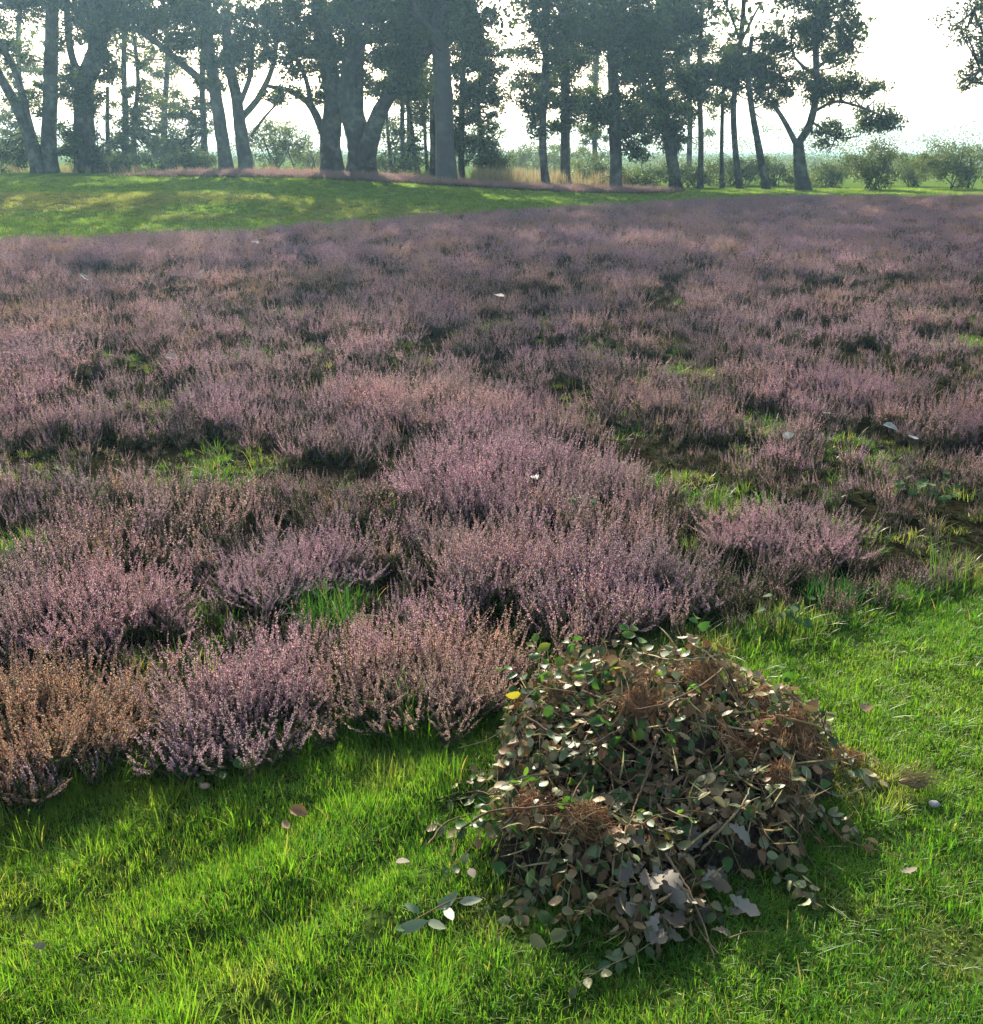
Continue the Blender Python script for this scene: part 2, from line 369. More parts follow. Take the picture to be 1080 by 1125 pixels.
def bushm(x, y):
    k = np.zeros(len(x), bool)
    for cx, cy, r in BW: k |= ((x - cx) ** 2 + (y - cy) ** 2) < (r * .40) ** 2
    return k
PILE = (.50, 2.28, .50, .42)
def inpile(x, y, m=1.): return ((x - PILE[0]) / PILE[2]) ** 2 + ((y - PILE[1]) / PILE[3]) ** 2 < m

seed(21)
X, Y, SX, SZ, I, T = [], [], [], [], [], []
for y0, y1, dens, far_ in ((1.6, 6.5, 135, 0), (6.5, 14, 75, 0), (14, 42, 30, 1)):
    lim = .56 * y1 + 1.4
    x, y = pts(-lim, lim, y0, y1, dens, lambda x, y: inview(x, y, 1.4) & (y > near_edge(x) + .01) & (y < far_edge(x)))
    g = gap(x, y); h1 = fbm(x * 2.3 + 3, y * 2.3, 3); h2 = fbm(x * .4 + 8, y * .4 + 2, 2)
    keep = (rng.random(len(x)) > g * .96) & ((ss(.6, .2, y - near_edge(x)) * (x < .3) > rng.random(len(x))) |  (rng.random(len(x)) < .22 + 1.15 * ss(.27, .6, h1))) & ~bushm(x, y) & ~inpile(x, y, .8)
    low = ~keep & (rng.random(len(x)) < .75) & ~bushm(x, y) & ~inpile(x, y, .8); sel = keep | low
    low = low[sel]; x, y, g, h1, h2 = x[sel], y[sel], g[sel], h1[sel], h2[sel]
    n = len(x); s = (1 - .3 * ss(.4, 1., x) * ss(5.2, 4.2, y)) * (.46 + .58 * ss(.25, .7, h1)) * (1 - .4 * g) * rng.uniform(.8, 1.15, n) * (.85 + .3 * h2)
    s = np.where(low, s * .5, s); eb = ss(.7, .2, y - near_edge(x)) * (x < .3); s = s * (1 - eb) + eb * np.maximum(s, .8 * rng.uniform(.8, 1.1, n)); edge = 1.; s *= (.75 + .25 * edge) * (.6 + .4 * ss(0, 3.5, far_edge(x) - y))
    wide = 1.0 if y1 < 7 else 1.25 if y1 < 15 else 1.25
    tint = np.clip(.08 + 1.05 * (fbm(x * 1.5 + 50, y * 1.5 + 9, 3) - .22) + .20 * rng.normal(size=n) + .12 * ss(8, 20, y), 0, 1)
    if far_: ix = np.where(low & (y < 22), rng.integers(7, 10, n), rng.integers(10, 15, n))
    else:
        pg = np.clip(.40 + .45 * ss(.3, 1., x) * ss(5.2, 4.2, y) + .7 * g + .5 * ss(.55, .75, fbm(x * 2.1 + 70, y * 2.1)), 0, .9)
        ix = np.where(low | (rng.random(n) < pg), rng.integers(7, 10, n), rng.integers(0, 7, n))
    X.append(x); Y.append(y); SX.append(s * wide); SZ.append(s); I.append(ix); T.append(tint)
# the strip of heather under the trees
x, y = pts(-17, 8, 38.6, 43.2, 42, lambda x, y: (y > 39.2 + .5 * fbm(x * .8, x * 0) + .05 * (x + 5)) & (y < 43.5) & (rng.random(len(x)) < ss(-15, -8, x) * ss(8, 5, x)))
n = len(x); X.append(x); Y.append(y); SX.append(rng.uniform(1, 1.5, n)); SZ.append(rng.uniform(.55, 1.1, n)); I.append(rng.integers(10, 15, n)); T.append(np.clip(.6 + .2 * rng.normal(size=n), 0, 1))
X, Y, SX, SZ, I, T = map(np.concatenate, (X, Y, SX, SZ, I, T)); n = len(X)
rot = np.stack([rng.normal(size=n) * .16, rng.normal(size=n) * .16, rng.random(n) * 6.283], 1)
heather = scatter("heather", np.stack([X, Y, H(X, Y)], 1), rot, np.stack([SX, SX, SZ], 1), I, {'tint': T}, protos)
tag(heather, "flowering pinkish purple heather covering the heath", "heather", kind="stuff")
print("heather", n)

# ---- individual bushes, of real geometry
def xform(V, p, s, rz, tx, ty):
    c, s_ = math.cos(rz), math.sin(rz); V = V * np.array(s); V = np.stack([V[:, 0] * c - V[:, 1] * s_, V[:, 0] * s_ + V[:, 1] * c, V[:, 2]], 1)
    V[:, 0] += V[:, 2] * tx; V[:, 1] += V[:, 2] * ty
    return V + p
SA = [b.arrays() for b in SPRIG_MB]
for bi, (px, py, r, hf, tint, cnt, lab) in enumerate(BUSH):
    seed(300 + bi); o = gp(px, py); root = empty("heather_bush", o); fl, st = MB(), MB()
    cnt = int(cnt * 1.25)
    for k in range(cnt):
        a = rng.random() * 6.283; q = math.sqrt(rng.random()); wr = r * (.65 + .8 * float(vnoise(math.cos(a) * 1.7 + bi * 5.3, math.sin(a) * 1.7 + 9.))); x = o[0] + math.cos(a) * q * wr; y = o[1] + math.sin(a) * q * wr
        V, Q, M = SA[rng.integers(len(SA))]; s = .86 * hf * (1.04 - .2 * q * q) * rng.uniform(.6, 1.25)
        V = xform(V, np.array([x, y, float(H(x, y))]), (1.05, 1.05, s), rng.random() * 6.28, math.cos(a) * q * .22 + rng.normal() * .16, math.sin(a) * q * .22 + rng.normal() * .16)
        for b_, sel, mi in ((fl, M == 0, 0), (st, M > 0, None)):
            qq = Q[sel]; used, inv = np.unique(qq, return_inverse=True); b_.v.append(V[used].astype(np.float32)); b_.q.append(inv.reshape(-1, 4) + b_.n); b_.m.append(np.zeros(len(qq), int) if mi == 0 else M[sel] - 1); b_.n += len(used)
    f = fl.build("flower_spikes", FLOWER_OBJ, root, origin=o); f["tint"] = tint
    st.build("stems", [HFOL, HSTEM], root, origin=o)
    tag(root, lab, "heather bush", "heather bushes that stand out of the heath")

# ---- grass
def tuft_mb(nb, spread, lmin, lmax, wd, lean=.5, mi=0):
    mb = MB(); a = rng.random(nb) * 6.283; r = spread * np.sqrt(rng.random(nb)); p = np.stack([np.cos(a) * r, np.sin(a) * r, np.full(nb, -.008)], 1)
    az = a + rng.normal(size=nb) * 1.2; hd = np.stack([np.cos(az), np.sin(az), np.zeros(nb)], 1); L = rng.uniform(lmin, lmax, nb)[:, None]
    ln = (np.abs(rng.normal(size=nb)) * lean)[:, None]; side = np.stack([-np.sin(az), np.cos(az), np.zeros(nb)], 1); side = unit(side + rng.normal(size=(nb, 3)) * .5)
    W = (wd * rng.uniform(.7, 1.3, nb))[:, None]; rows = []
    for t, wf in ((0, .8), (.35, 1), (.7, .7), (1, .08)):
        up = np.array([0, 0, 1.]); c = p + L * (up * (t - .22 * np.minimum(ln, 1.4) * t * t) + hd * ln * .75 * t ** 1.7)
        rows += [c - side * W * wf / 2, c + side * W * wf / 2]
    V = np.stack(rows, 1); q = np.array([[0, 1, 3, 2], [2, 3, 5, 4], [4, 5, 7, 6]]); Q = (np.arange(nb) * 8)[:, None, None] + q
    mb.add(V.reshape(-1, 3), Q.reshape(-1, 4), mi); return mb
seed(31)
gproto = [tuft_mb(50, .042, .022, .060, .0020, .6).build("grass_clump", GRASS, link=False) for _ in range(5)] + \
         [tuft_mb(34, .035, .05, .13, .0030, .5).build("grass_clump", GRASS, link=False) for _ in range(3)] + \
         [tuft_mb(40, .16, .04, .09, .010, .5).build("grass_clump", GRASS, link=False) for _ in range(3)]
BARE = [(*flat(1055, 1050), .10), (*flat(925, 1000), .05), (*flat(880, 985), .03), (*flat(1000, 868), .04)]
def bare(x, y):
    g = np.zeros_like(x)
    for cx, cy, r in BARE: g = np.maximum(g, 1 - ss(.4, 1.2, np.hypot(x - cx, y - cy) / r + .6 * (fbm(x * 12, y * 12) - .5)))
    return g
X, Y, SX, SZ, I, T, D = [], [], [], [], [], [], []
x, y = pts(-3.6, 4.2, .5, 5.2, 1000, lambda x, y: inview(x, y, .9) & (y < near_edge(x) + .10))
n = len(x); worn = ss(.2, .9, x) * ss(.45, .65, fbm(x * 3 + 5, y * 3)); b_ = bare(x, y)
h = .75 + .6 * fbm(x * 5 + 2, y * 5 + 7); eg = ss(.16, .0, near_edge(x) - y)
h = .50 * h * (1 + .35 * ss(.6, -.4, x)) * (1 - .22 * worn) * (1 - .6 * b_) * (1 + .2 * eg); u = x * .62 - y * .78
k = rng.random(n) > b_ * .7
tn = np.clip(.55 + .75 * (fbm(x * 2.2 + 9, y * 2.2, 3) - .5) + .22 * ss(.4, -.6, x) + .10 * rng.normal(size=n) - .25 * eg, 0, 1)
dr = np.clip(ss(.60, .78, fbm(x * 4 + 40, y * 4, 3)) * (.25 + .45 * ss(.1, 1.2, x)) + .5 * b_, 0, .85)
ii = np.where(rng.random(n) < .03 + .2 * eg, rng.integers(5, 8, n), rng.integers(0, 5, n))
X.append(x[k]); Y.append(y[k]); SX.append(np.full(n, 1.0)[k]); SZ.append(h[k]); I.append(ii[k]); T.append(tn[k]); D.append(dr[k])
# grass in the gaps of the heather
x, y = pts(-7, 7.5, 2.2, 11, 260, lambda x, y: inview(x, y, .8) & (y > near_edge(x)))
g = gap(x, y); k = (rng.random(len(x)) < np.maximum(g, .30 * ss(.42, .65, fbm(x * 1.3 + 33, y * 1.3)))) & ~bushm(x, y); x, y = x[k], y[k]; n = len(x)
X.append(x); Y.append(y); SX.append(rng.uniform(.9, 1.5, n)); SZ.append(rng.uniform(.3, .8, n)); I.append(np.where(rng.random(n) < .35, rng.integers(5, 8, n), rng.integers(0, 5, n))); T.append(np.clip(rng.normal(.12, .16, n), 0, 1)); D.append(np.clip(.42 * ss(.45, .7, fbm(x * 2.5 + 60, y * 2.5)) + rng.normal(0, .15, n), 0, .8))
# mown grass on the bank and beyond
x, y = pts(-26, 28, 17, 47, 34, lambda x, y: inview(x, y, 1) & is_far_lawn(x, y)); n = len(x)
bw = ss(23.5, 25.5, y) * ss(30.5, 28.5, y) * (1 - ss(-7, 2, x)) * ss(.25, .55, fbm(x * .3, y * .9))
X.append(x); Y.append(y); SX.append(rng.uniform(.9, 1.3, n)); SZ.append(rng.uniform(.5, 1., n)); I.append(rng.integers(8, 11, n)); T.append(np.clip(.45 + .3 * rng.normal(size=n), 0, 1)); D.append(np.clip(.45 * bw + .14, 0, .9))
X, Y, SX, SZ, I, T, D = map(np.concatenate, (X, Y, SX, SZ, I, T, D)); n = len(X)
rot = np.stack([rng.normal(size=n) * .12, rng.normal(size=n) * .12, rng.random(n) * 6.283], 1)
grass = scatter("grass", np.stack([X, Y, H(X, Y)], 1), rot, np.stack([SX, SX, SZ], 1), I, {'tint': T, 'dry': D}, gproto)
tag(grass, "bright green mown lawn grass and grass between the heather", "grass", kind="stuff"); print("grass", n)
# dry grass and bracken under the trees
seed(41)
dproto = [tuft_mb(30, .16, .35, .85, .018, .35).build("dry_clump", DRY, link=False) for _ in range(4)]
x, y = pts(-24, 6, 43.6, 52, 3, lambda x, y: (fbm(x * .35 + 6, y * .35) > .46) & inview(x, y, 1)); n = len(x)
x2, y2 = pts(-.8, 6, 43.6, 49, 11, lambda x, y: fbm(x * .7, y * .7 + 5) > .42); x = np.concatenate([x, x2]); y = np.concatenate([y, y2])
sz = np.concatenate([rng.uniform(.25, .6, n), rng.uniform(.35, 1.15, len(x2))]); n = len(x)
bracken = scatter("dry_grass", np.stack([x, y, H(x, y)], 1), np.stack([np.zeros(n), np.zeros(n), rng.random(n) * 6.28], 1), np.stack([sz * .9, sz * .9, sz], 1), rng.integers(0, 4, n), {}, dproto)
tag(bracken, "golden dry grass and bracken under the trees", "dry grass", kind="stuff")

# ---- tufts that stand out one by one
TUFTS = [(360, 682, 170, .10, .06, .20, .1, "bright green tuft of fine grass in a gap of the heather"), (915, 662, 170, .10, .05, .13, .0, "bluish green grass tuft at the lawn edge behind the brush pile"),
         (868, 692, 220, .13, .04, .12, .75, "olive mossy grass hummock just behind the brush pile"), (1042, 650, 26, .08, .12, .30, .45, "tall thin grass blades standing at the lawn edge at right"),
         (1062, 640, 90, .10, .04, .11, .95, "brownish low grass tuft by the tall blades at right"), (835, 474, 120, .16, .03, .09, .3, "flat fresh green grass patch behind the low lilac bush"),
         (792, 566, 110, .10, .04, .11, .65, "yellowish grass tuft left of the low lilac bush"), (445, 790, 40, .06, .08, .20, .35, "loose green grass tuft at the lawn edge by the russet bush")]
for k, (px, py, nb, sp, l0, l1, tint, lab) in enumerate(TUFTS):
    seed(500 + k); o = gp(px, py); t = tuft_mb(nb, sp, l0, l1, .0034, .75).build("grass_tuft", TUFT); t.location = o; t["tint"] = tint
    tag(t, lab, "grass tuft", "grass tufts that stand out of the heath edge")

# ------------------------------------------------------------------ trees
def px_limb(pts_, Y, wob=0.):
    P = np.array([at(px, py, Y) for px, py in pts_]); k = len(P)
    P[:, 1] += np.cumsum(rng.normal(size=k)) * wob; return P
PXM = lambda Y: Y / FPX / .99
def crown_leaves(mb, br, ell, Y, anchors, leaf=.15, per=70, near=None):
    """ell: (cx, cy, rx, ry, clumps) in photo pixels at distance Y -> clumps of leaves on twigs"""
    u = PXM(Y)
    for cx, cy, rx, ry, cnt in ell:
        c = at(cx, cy, Y); a, b = rx * u, ry * u; dp = max(min(a, b) * 1.1, .8)
        for _ in range(int(cnt * (1.0 if cx < 760 else .85))):
            d = rdir(1)[0] * rng.random() ** .45; q = c + d * np.array([a, dp, b]); r = rng.uniform(.26, .62) * (.8 if cnt < 12 else 1)
            n = int(per * rng.uniform(.6, 1.3)); off = rdir(n) * rng.random((n, 1)) ** .45 * np.array([r, r, r * .6]) * 1.05
            C = q + off; L = leaf * rng.uniform(.7, 1.35, n)
            diamonds(mb, C, unit(rdir(n) + np.array([0, 0, -.25])), unit(rdir(n) + np.array([0, 0, .9])), L, L * .62)
            for _k in range(3):
                e = q + rdir(1)[0] * np.array([r, r, r * .6]); tube(br, [q, (q + e) / 2 + rng.normal(size=3) * .05, e], [.016, .011, .006], 3)
            dist = np.linalg.norm(anchors - q, axis=1) + 1.2 * np.maximum(anchors[:, 2] - q[2], 0); s = anchors[np.argmin(dist)]
            if np.linalg.norm(s - q) < 5.5:
                m_ = (s + q) / 2 + rng.normal(size=3) * .22 + np.array([0, 0, -.1]); tube(br, curve([s, m_, q], 5), np.linspace(.035, .012, 5), 4)
def tree(name, label, Y, limbs, ell, top=None, tone=0., pale=0., leaf=.15, per=70, group="trees along the far edge of the heath", sd=0, cat="tree"):
    """limbs: (pixel polyline, width px at the foot, width px at the end); the first limb is the trunk. top: (height m, radius m, clumps) of the crown over the frame"""
    seed(1000 + sd); u = PXM(Y); top = top and (top[0] + 2.2, top[1] * 1.05, int(top[2] * 1.2)); foot = None; parts = []; anch = []  # out-of-view crown tops heightened so their dappled shade reaches down the field
    for k, (pl, w0, w1) in enumerate(limbs):
        P = px_limb(pl, Y, 0 if k == 0 else .25)
        if k == 0 or w0 > 12 and pl[0][1] > 180: P[0, 2] = float(H(P[0, 0], Y)) - .15
        if k == 0: foot = np.array([P[0, 0], Y, float(H(P[0, 0], Y))])
        C = curve(P, 5 * len(P)); t = np.linspace(0, 1, len(C)); rad = (w0 + (w1 - w0) * t) * u / 2 * .86
        if P[0, 2] < foot[2] + .3: rad = rad * (1 + .45 * np.exp(-(C[:, 2] - C[0, 2]) / .35))
        C = C + .16 * rad[:, None] * np.stack([fbm(C[:, 2] * .9 + 7 * k + q * 31, C[:, 2] * 0 + sd) - .5 for q in range(3)], 1); parts.append((C, rad)); anch.append(C[len(C) // 3:])
    root = empty(name, foot)
    if top:
        C, rad = parts[0]; hi = max(parts, key=lambda p: p[0][-1, 2] + 3 * p[1][-1]); s = hi[0][-1]; Ht, Rt, Nt = top
        ext = curve([s, s + np.array([rng.normal() * .4, rng.normal() * .4, (Ht - s[2]) * .4]), np.array([s[0] + rng.normal() * .8, s[1] + rng.normal() * .8, Ht])], 10)
        parts.append((ext, np.linspace(hi[1][-1], .04, 10))); anch.append(ext)
        for q in range(7):
            b = ext[rng.integers(1, 8)]; a = rng.random() * 6.28; e = b + np.array([math.cos(a) * Rt * .8, math.sin(a) * Rt * .8, rng.uniform(.5, 2.5)])
            Cb = curve([b, (b + e) / 2 + np.array([0, 0, -.3]), e], 7); parts.append((Cb, np.linspace(.11, .025, 7))); anch.append(Cb)
    for k, (C, rad) in enumerate(parts):
        mb = MB(); tube(mb, C, rad, 10 if rad[0] > .12 else 6, rough=.12)
        o = mb.build("trunk" if k == 0 else "limb", BARK, root, origin=foot); o["pale"] = float(pale)
    anch = np.concatenate(anch); cr, br = MB(), MB()
    crown_leaves(cr, br, ell, Y, anch, leaf, per)
    if top:
        z0 = 6.2; hs = (Ht - z0) / 2
        for _ in range(int(Nt * .75)):  # unseen upper crown thinned to let sun through
            d = rdir(1)[0] * rng.random() ** .4; q = np.array([parts[0][0][-1][0], Y, z0 + hs]) + d * np.array([Rt, Rt, hs + .8]); n = int(42 * rng.uniform(.6, 1.3)); r = rng.uniform(.5, .95)
            C = q + rdir(n) * rng.random((n, 1)) ** .45 * np.array([r, r, r * .65]) * 1.1; L = .25 * rng.uniform(.7, 1.3, n)
            diamonds(cr, C, rdir(n), unit(rdir(n) + np.array([0, 0, .9])), L, L * .65)
    if cr.n:
        o = cr.build("crown", TLEAF, root, smooth=False, origin=foot); o["tone"] = float(tone)
    if br.n: o = br.build("twigs", BARK, root, origin=foot); o["pale"] = 0.
    tag(root, label, cat, group); return root

TREES = [
 ("tree", "leaning multi-stemmed tree at the left edge with three stems from one foot", 45, [([(56, 195), (54, 150), (55, 100), (57, 40), (58, -15)], 19, 14), ([(46, 194), (38, 160), (20, 115), (2, 78), (-25, 25)], 15, 9), ([(48, 192), (36, 145), (18, 85), (0, 42), (-15, 10)], 9, 6)],
  [(35, 8, 60, 22, 40), (15, 55, 35, 22, 12), (75, 70, 22, 40, 14), (30, 105, 30, 18, 9), (15, 165, 30, 22, 14), (75, 150, 18, 30, 9)], (13, 4.2, 60), 0, .1),
 ("tree", "dark ivy-clad forked tree, second trunk from the left", 45.5, [([(97, 193), (92, 145), (93, 95), (106, 55), (108, 0), (110, -30)], 26, 18), ([(93, 98), (80, 60), (76, 10), (74, -30)], 10, 6)],
  [(104, 25, 22, 40, 40), (95, 110, 14, 30, 22), (95, 170, 20, 22, 26), (120, 5, 40, 18, 30), (75, 95, 22, 10, 9), (118, 70, 20, 30, 14)], (13.5, 4, 70), 0, 0),
 ("slender_tree", "thin pale-leaved tree behind the ivy-clad trunk, half hidden by light foliage", 54, [([(137, 190), (138, 130), (136, 70), (138, 10)], 9, 5), ([(150, 189), (147, 140), (150, 90), (148, 40)], 7, 4), ([(118, 190), (117, 140), (119, 95)], 7, 4)],
  [(165, 125, 34, 40, 34), (150, 60, 30, 30, 12), (185, 160, 26, 22, 20), (130, 110, 18, 30, 10), (130, 165, 28, 18, 18)], (11, 3, 26), .35, .1),
 ("slender_tree", "straight thin dark tree left of the twin-stemmed oak", 52, [([(225, 190), (224, 140), (222, 95), (224, 40)], 9, 6)], [(205, 130, 22, 22, 16), (228, 120, 14, 24, 12), (200, 168, 26, 18, 22)], (12, 3, 36), .1, .1),
 ("oak_tree", "twin-stemmed oak with a long bough reaching left, its bark mottled pale", 44.5, [([(250, 196), (244, 150), (236, 100), (229, 50), (226, 0), (222, -30)], 17, 11), ([(273, 195), (266, 150), (260, 110), (252, 60), (250, 10)], 18, 9), ([(234, 98), (205, 74), (172, 46), (140, 30), (95, 28)], 10, 4), ([(265, 130), (284, 104), (298, 70), (303, 30)], 8, 5), ([(262, 118), (276, 78), (279, 40)], 7, 4), ([(275, 150), (290, 128), (310, 105)], 3.5, 2)],
  [(235, 30, 70, 34, 95), (180, 8, 60, 18, 44), (300, 25, 40, 28, 44), (250, 70, 34, 20, 26), (228, 95, 14, 14, 8), (290, 62, 26, 10, 9), (140, 28, 40, 10, 12)], (14.5, 6, 130), 0, .35),
 ("oak_tree", "thick dark oak with a bough curving up left, leaning beside the big many-boughed oak", 44, [([(367, 199), (363, 155), (366, 110), (360, 60), (350, 5), (345, -30)], 27, 15), ([(358, 150), (340, 116), (322, 101), (296, 95)], 11, 4), ([(342, 120), (336, 88), (324, 60)], 7, 4)],
  [(345, 25, 45, 34, 60), (335, 75, 26, 20, 16), (312, 104, 20, 9, 9), (355, 110, 14, 14, 7)], (14, 5, 100), 0, .1),
 ("oak_tree", "big broad oak whose short trunk splits into many rising boughs", 43.5, [([(396, 201), (397, 175), (394, 148), (384, 110), (386, 60), (392, 0), (394, -30)], 38, 13), ([(402, 180), (412, 140), (426, 108), (445, 80), (475, 52)], 24, 9), ([(398, 150), (396, 110), (398, 60), (406, 15)], 10, 6), ([(388, 160), (376, 120), (370, 80)], 10, 5)],
  [(405, 22, 60, 34, 85), (375, 60, 24, 22, 20), (430, 62, 34, 30, 44), (440, 100, 30, 14, 14), (400, 95, 20, 16, 9), (455, 20, 40, 28, 40)], (15, 6.5, 150), 0, .15),
 ("slender_tree", "group of thin dark stems between the big oak and the pale straight trunk", 50, [([(444, 192), (442, 140), (443, 60), (445, 0)], 6, 5), ([(430, 191), (426, 150), (424, 105)], 4, 3), ([(458, 192), (452, 140), (446, 90), (444, 50)], 6.5, 4), ([(469, 191), (466, 150), (464, 100)], 4.5, 3)],
  [(450, 85, 30, 24, 26), (445, 155, 26, 24, 15), (465, 115, 16, 26, 12)], (11, 3, 30), .1, 0),
 ("pale_barked_tree", "tall straight tree with a smooth pale grey trunk in the middle of the row", 42.5, [([(491, 206), (489, 150), (486, 90), (483, 40), (482, 0), (481, -30)], 24, 17), ([(485, 60), (505, 30), (525, 5)], 7, 4), ([(483, 45), (462, 18), (448, -10)], 7, 4)],
  [(485, 5, 50, 22, 60), (520, 30, 30, 24, 30), (455, 40, 18, 20, 14)], (16, 6, 140), 0, .7),
 ("bushy_tree", "dense dark bushy tree just right of the pale straight trunk", 48, [([(507, 196), (507, 140), (509, 60), (510, 0)], 8, 5), ([(528, 194), (527, 140), (524, 90)], 6, 4), ([(476, 196), (475, 140), (474, 80)], 9, 6)],
  [(515, 70, 26, 44, 66), (512, 135, 24, 40, 50), (535, 110, 18, 26, 18), (545, 60, 20, 20, 12), (538, 165, 18, 26, 20), (560, 100, 14, 8, 3)], (13, 3.4, 60), .05, .1),
 ("slender_tree", "slim tree with a flared foot standing right of the bright gap", 43.5, [([(601, 202), (596, 160), (598, 100), (600, 40), (602, -10)], 10, 6)],
  [(588, 85, 24, 34, 26), (606, 45, 26, 34, 26), (575, 55, 12, 12, 4), (592, 130, 20, 16, 10), (605, 5, 36, 18, 26)], (12, 3, 46), .05, .15),
 ("tree", "straight dark tree, the left one of the two even trunks right of the gap", 46, [([(622, 198), (621, 140), (621, 80), (622, 20), (623, -15)], 12, 9)],
  [(640, 120, 32, 24, 30), (632, 55, 28, 34, 34), (645, 20, 30, 24, 30), (612, 100, 16, 20, 10)], (14, 4, 80), 0, .25),
 ("tree", "straight dark tree in front of the others, the right one of the two even trunks", 42.5, [([(677, 211), (676, 160), (674, 90), (672, 20), (672, -15)], 15, 11)],
  [(690, 50, 34, 50, 84), (665, 25, 30, 30, 40), (655, 120, 20, 18, 14), (697, 130, 26, 24, 30), (705, 165, 20, 12, 9)], (15, 4.5, 100), 0, .2),
 ("tree", "dark leaning tree thick with leaves, right of the two even trunks", 45, [([(744, 202), (736, 160), (728, 115), (723, 60), (725, 0), (726, -20)], 15, 9)],
  [(725, 45, 34, 48, 84), (716, 115, 22, 30, 34), (748, 110, 20, 32, 26), (735, 150, 16, 22, 18), (745, 10, 34, 20, 30)], (13.5, 4, 90), 0, .1),
 ("slender_tree", "thin upright tree between the leaning dark tree and the curved stems", 46, [([(770, 201), (770, 150), (768, 90), (770, 30), (772, -10)], 7, 5)], [(768, 75, 22, 40, 34), (762, 25, 22, 20, 14), (785, 95, 16, 26, 14)], (11, 2.5, 36), .05, .1),
 ("slender_tree", "thinnest of the upright stems right of the leaning dark tree", 46.5, [([(794, 200), (793, 150), (795, 95), (797, 60)], 5, 4)], [(798, 75, 20, 30, 24), (790, 110, 14, 10, 6)], None, .05, .1),
 ("slender_tree", "curved stem with forked bare top right of the thinnest upright stem", 45.5, [([(814, 204), (808, 165), (806, 115), (812, 60), (816, 20), (818, -20)], 8, 5), ([(814, 45), (828, 20), (840, 0)], 3.5, 2.5), ([(813, 50), (800, 20), (790, 0)], 3, 2)], [(818, 85, 26, 24, 28), (832, 65, 20, 18, 14), (808, 50, 12, 14, 5)], (10, 2.5, 22), .1, .1),
 ("slender_tree", "leaning slender stem just left of the fork-trunked oak", 44.5, [([(843, 208), (834, 165), (826, 120), (822, 80), (826, 40)], 9, 5)], [(838, 75, 26, 22, 26), (850, 108, 22, 10, 9), (852, 45, 16, 14, 7)], None, .1, .1),
 ("oak_tree", "fork-trunked oak with an open spreading crown at the right end of the row", 43, [([(883, 213), (879, 185), (877, 157)], 18, 12), ([(877, 159), (890, 136), (895, 100), (893, 45), (897, 0), (898, -20)], 10, 5), ([(876, 159), (862, 132), (850, 113), (836, 106)], 7, 3), ([(896, 122), (916, 112), (940, 118), (966, 128)], 4, 2), ([(894, 75), (912, 60), (930, 52)], 4, 2), ([(893, 80), (875, 62), (868, 40)], 4, 2), ([(892, 134), (905, 142), (915, 152)], 3, 1.5)],
  [(905, 35, 34, 26, 34), (880, 15, 30, 20, 22), (928, 92, 36, 12, 20), (872, 88, 24, 14, 13), (905, 148, 22, 12, 11), (960, 128, 20, 14, 13), (978, 135, 13, 12, 7), (934, 55, 18, 20, 14), (900, 100, 36, 10, 14), (962, 97, 18, 6, 6), (862, 50, 20, 20, 10), (920, 8, 26, 14, 14)], (10, 3, 40), .12, .2),
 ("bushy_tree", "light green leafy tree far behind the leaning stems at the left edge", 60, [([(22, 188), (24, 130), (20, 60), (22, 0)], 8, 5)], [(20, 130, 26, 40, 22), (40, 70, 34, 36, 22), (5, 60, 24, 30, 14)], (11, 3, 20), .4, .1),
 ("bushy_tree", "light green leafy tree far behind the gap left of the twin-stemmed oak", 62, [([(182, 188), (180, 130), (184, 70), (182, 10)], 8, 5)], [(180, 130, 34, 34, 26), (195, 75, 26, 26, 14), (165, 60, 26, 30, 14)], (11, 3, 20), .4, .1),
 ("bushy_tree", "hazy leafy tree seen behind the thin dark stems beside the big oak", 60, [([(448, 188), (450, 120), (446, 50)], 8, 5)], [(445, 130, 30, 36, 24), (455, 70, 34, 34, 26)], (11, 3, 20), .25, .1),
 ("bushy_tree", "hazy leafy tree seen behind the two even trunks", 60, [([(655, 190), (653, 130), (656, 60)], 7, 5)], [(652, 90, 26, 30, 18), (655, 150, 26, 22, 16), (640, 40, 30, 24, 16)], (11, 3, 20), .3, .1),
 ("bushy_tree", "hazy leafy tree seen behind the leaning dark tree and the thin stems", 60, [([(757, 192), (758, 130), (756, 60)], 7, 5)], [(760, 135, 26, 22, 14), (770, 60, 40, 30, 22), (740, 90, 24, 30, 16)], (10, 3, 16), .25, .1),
 ("tree", "tree at the right edge with its leafy branches hanging into the sky", 33, [([(1240, 232), (1235, 150), (1230, 50), (1228, -60)], 30, 18), ([(1232, 60), (1180, 20), (1120, -5), (1075, 10)], 9, 3), ([(1232, 90), (1170, 70), (1110, 70), (1070, 78)], 7, 2)],
  [(1075, 20, 28, 22, 16), (1068, 78, 16, 16, 8), (1085, 55, 18, 30, 13), (1150, 30, 60, 60, 60), (1230, 20, 70, 60, 60)], (12, 4.5, 80), .2, .2),
]
for k, t in enumerate(TREES):
    nm, lab, Y, limbs, ell, top, tone, pale = t
    tree(nm, lab, Y, limbs, ell, top, tone, pale, leaf=.125 if Y > 40 else .10, per=135 if Y > 40 else 80, sd=k)

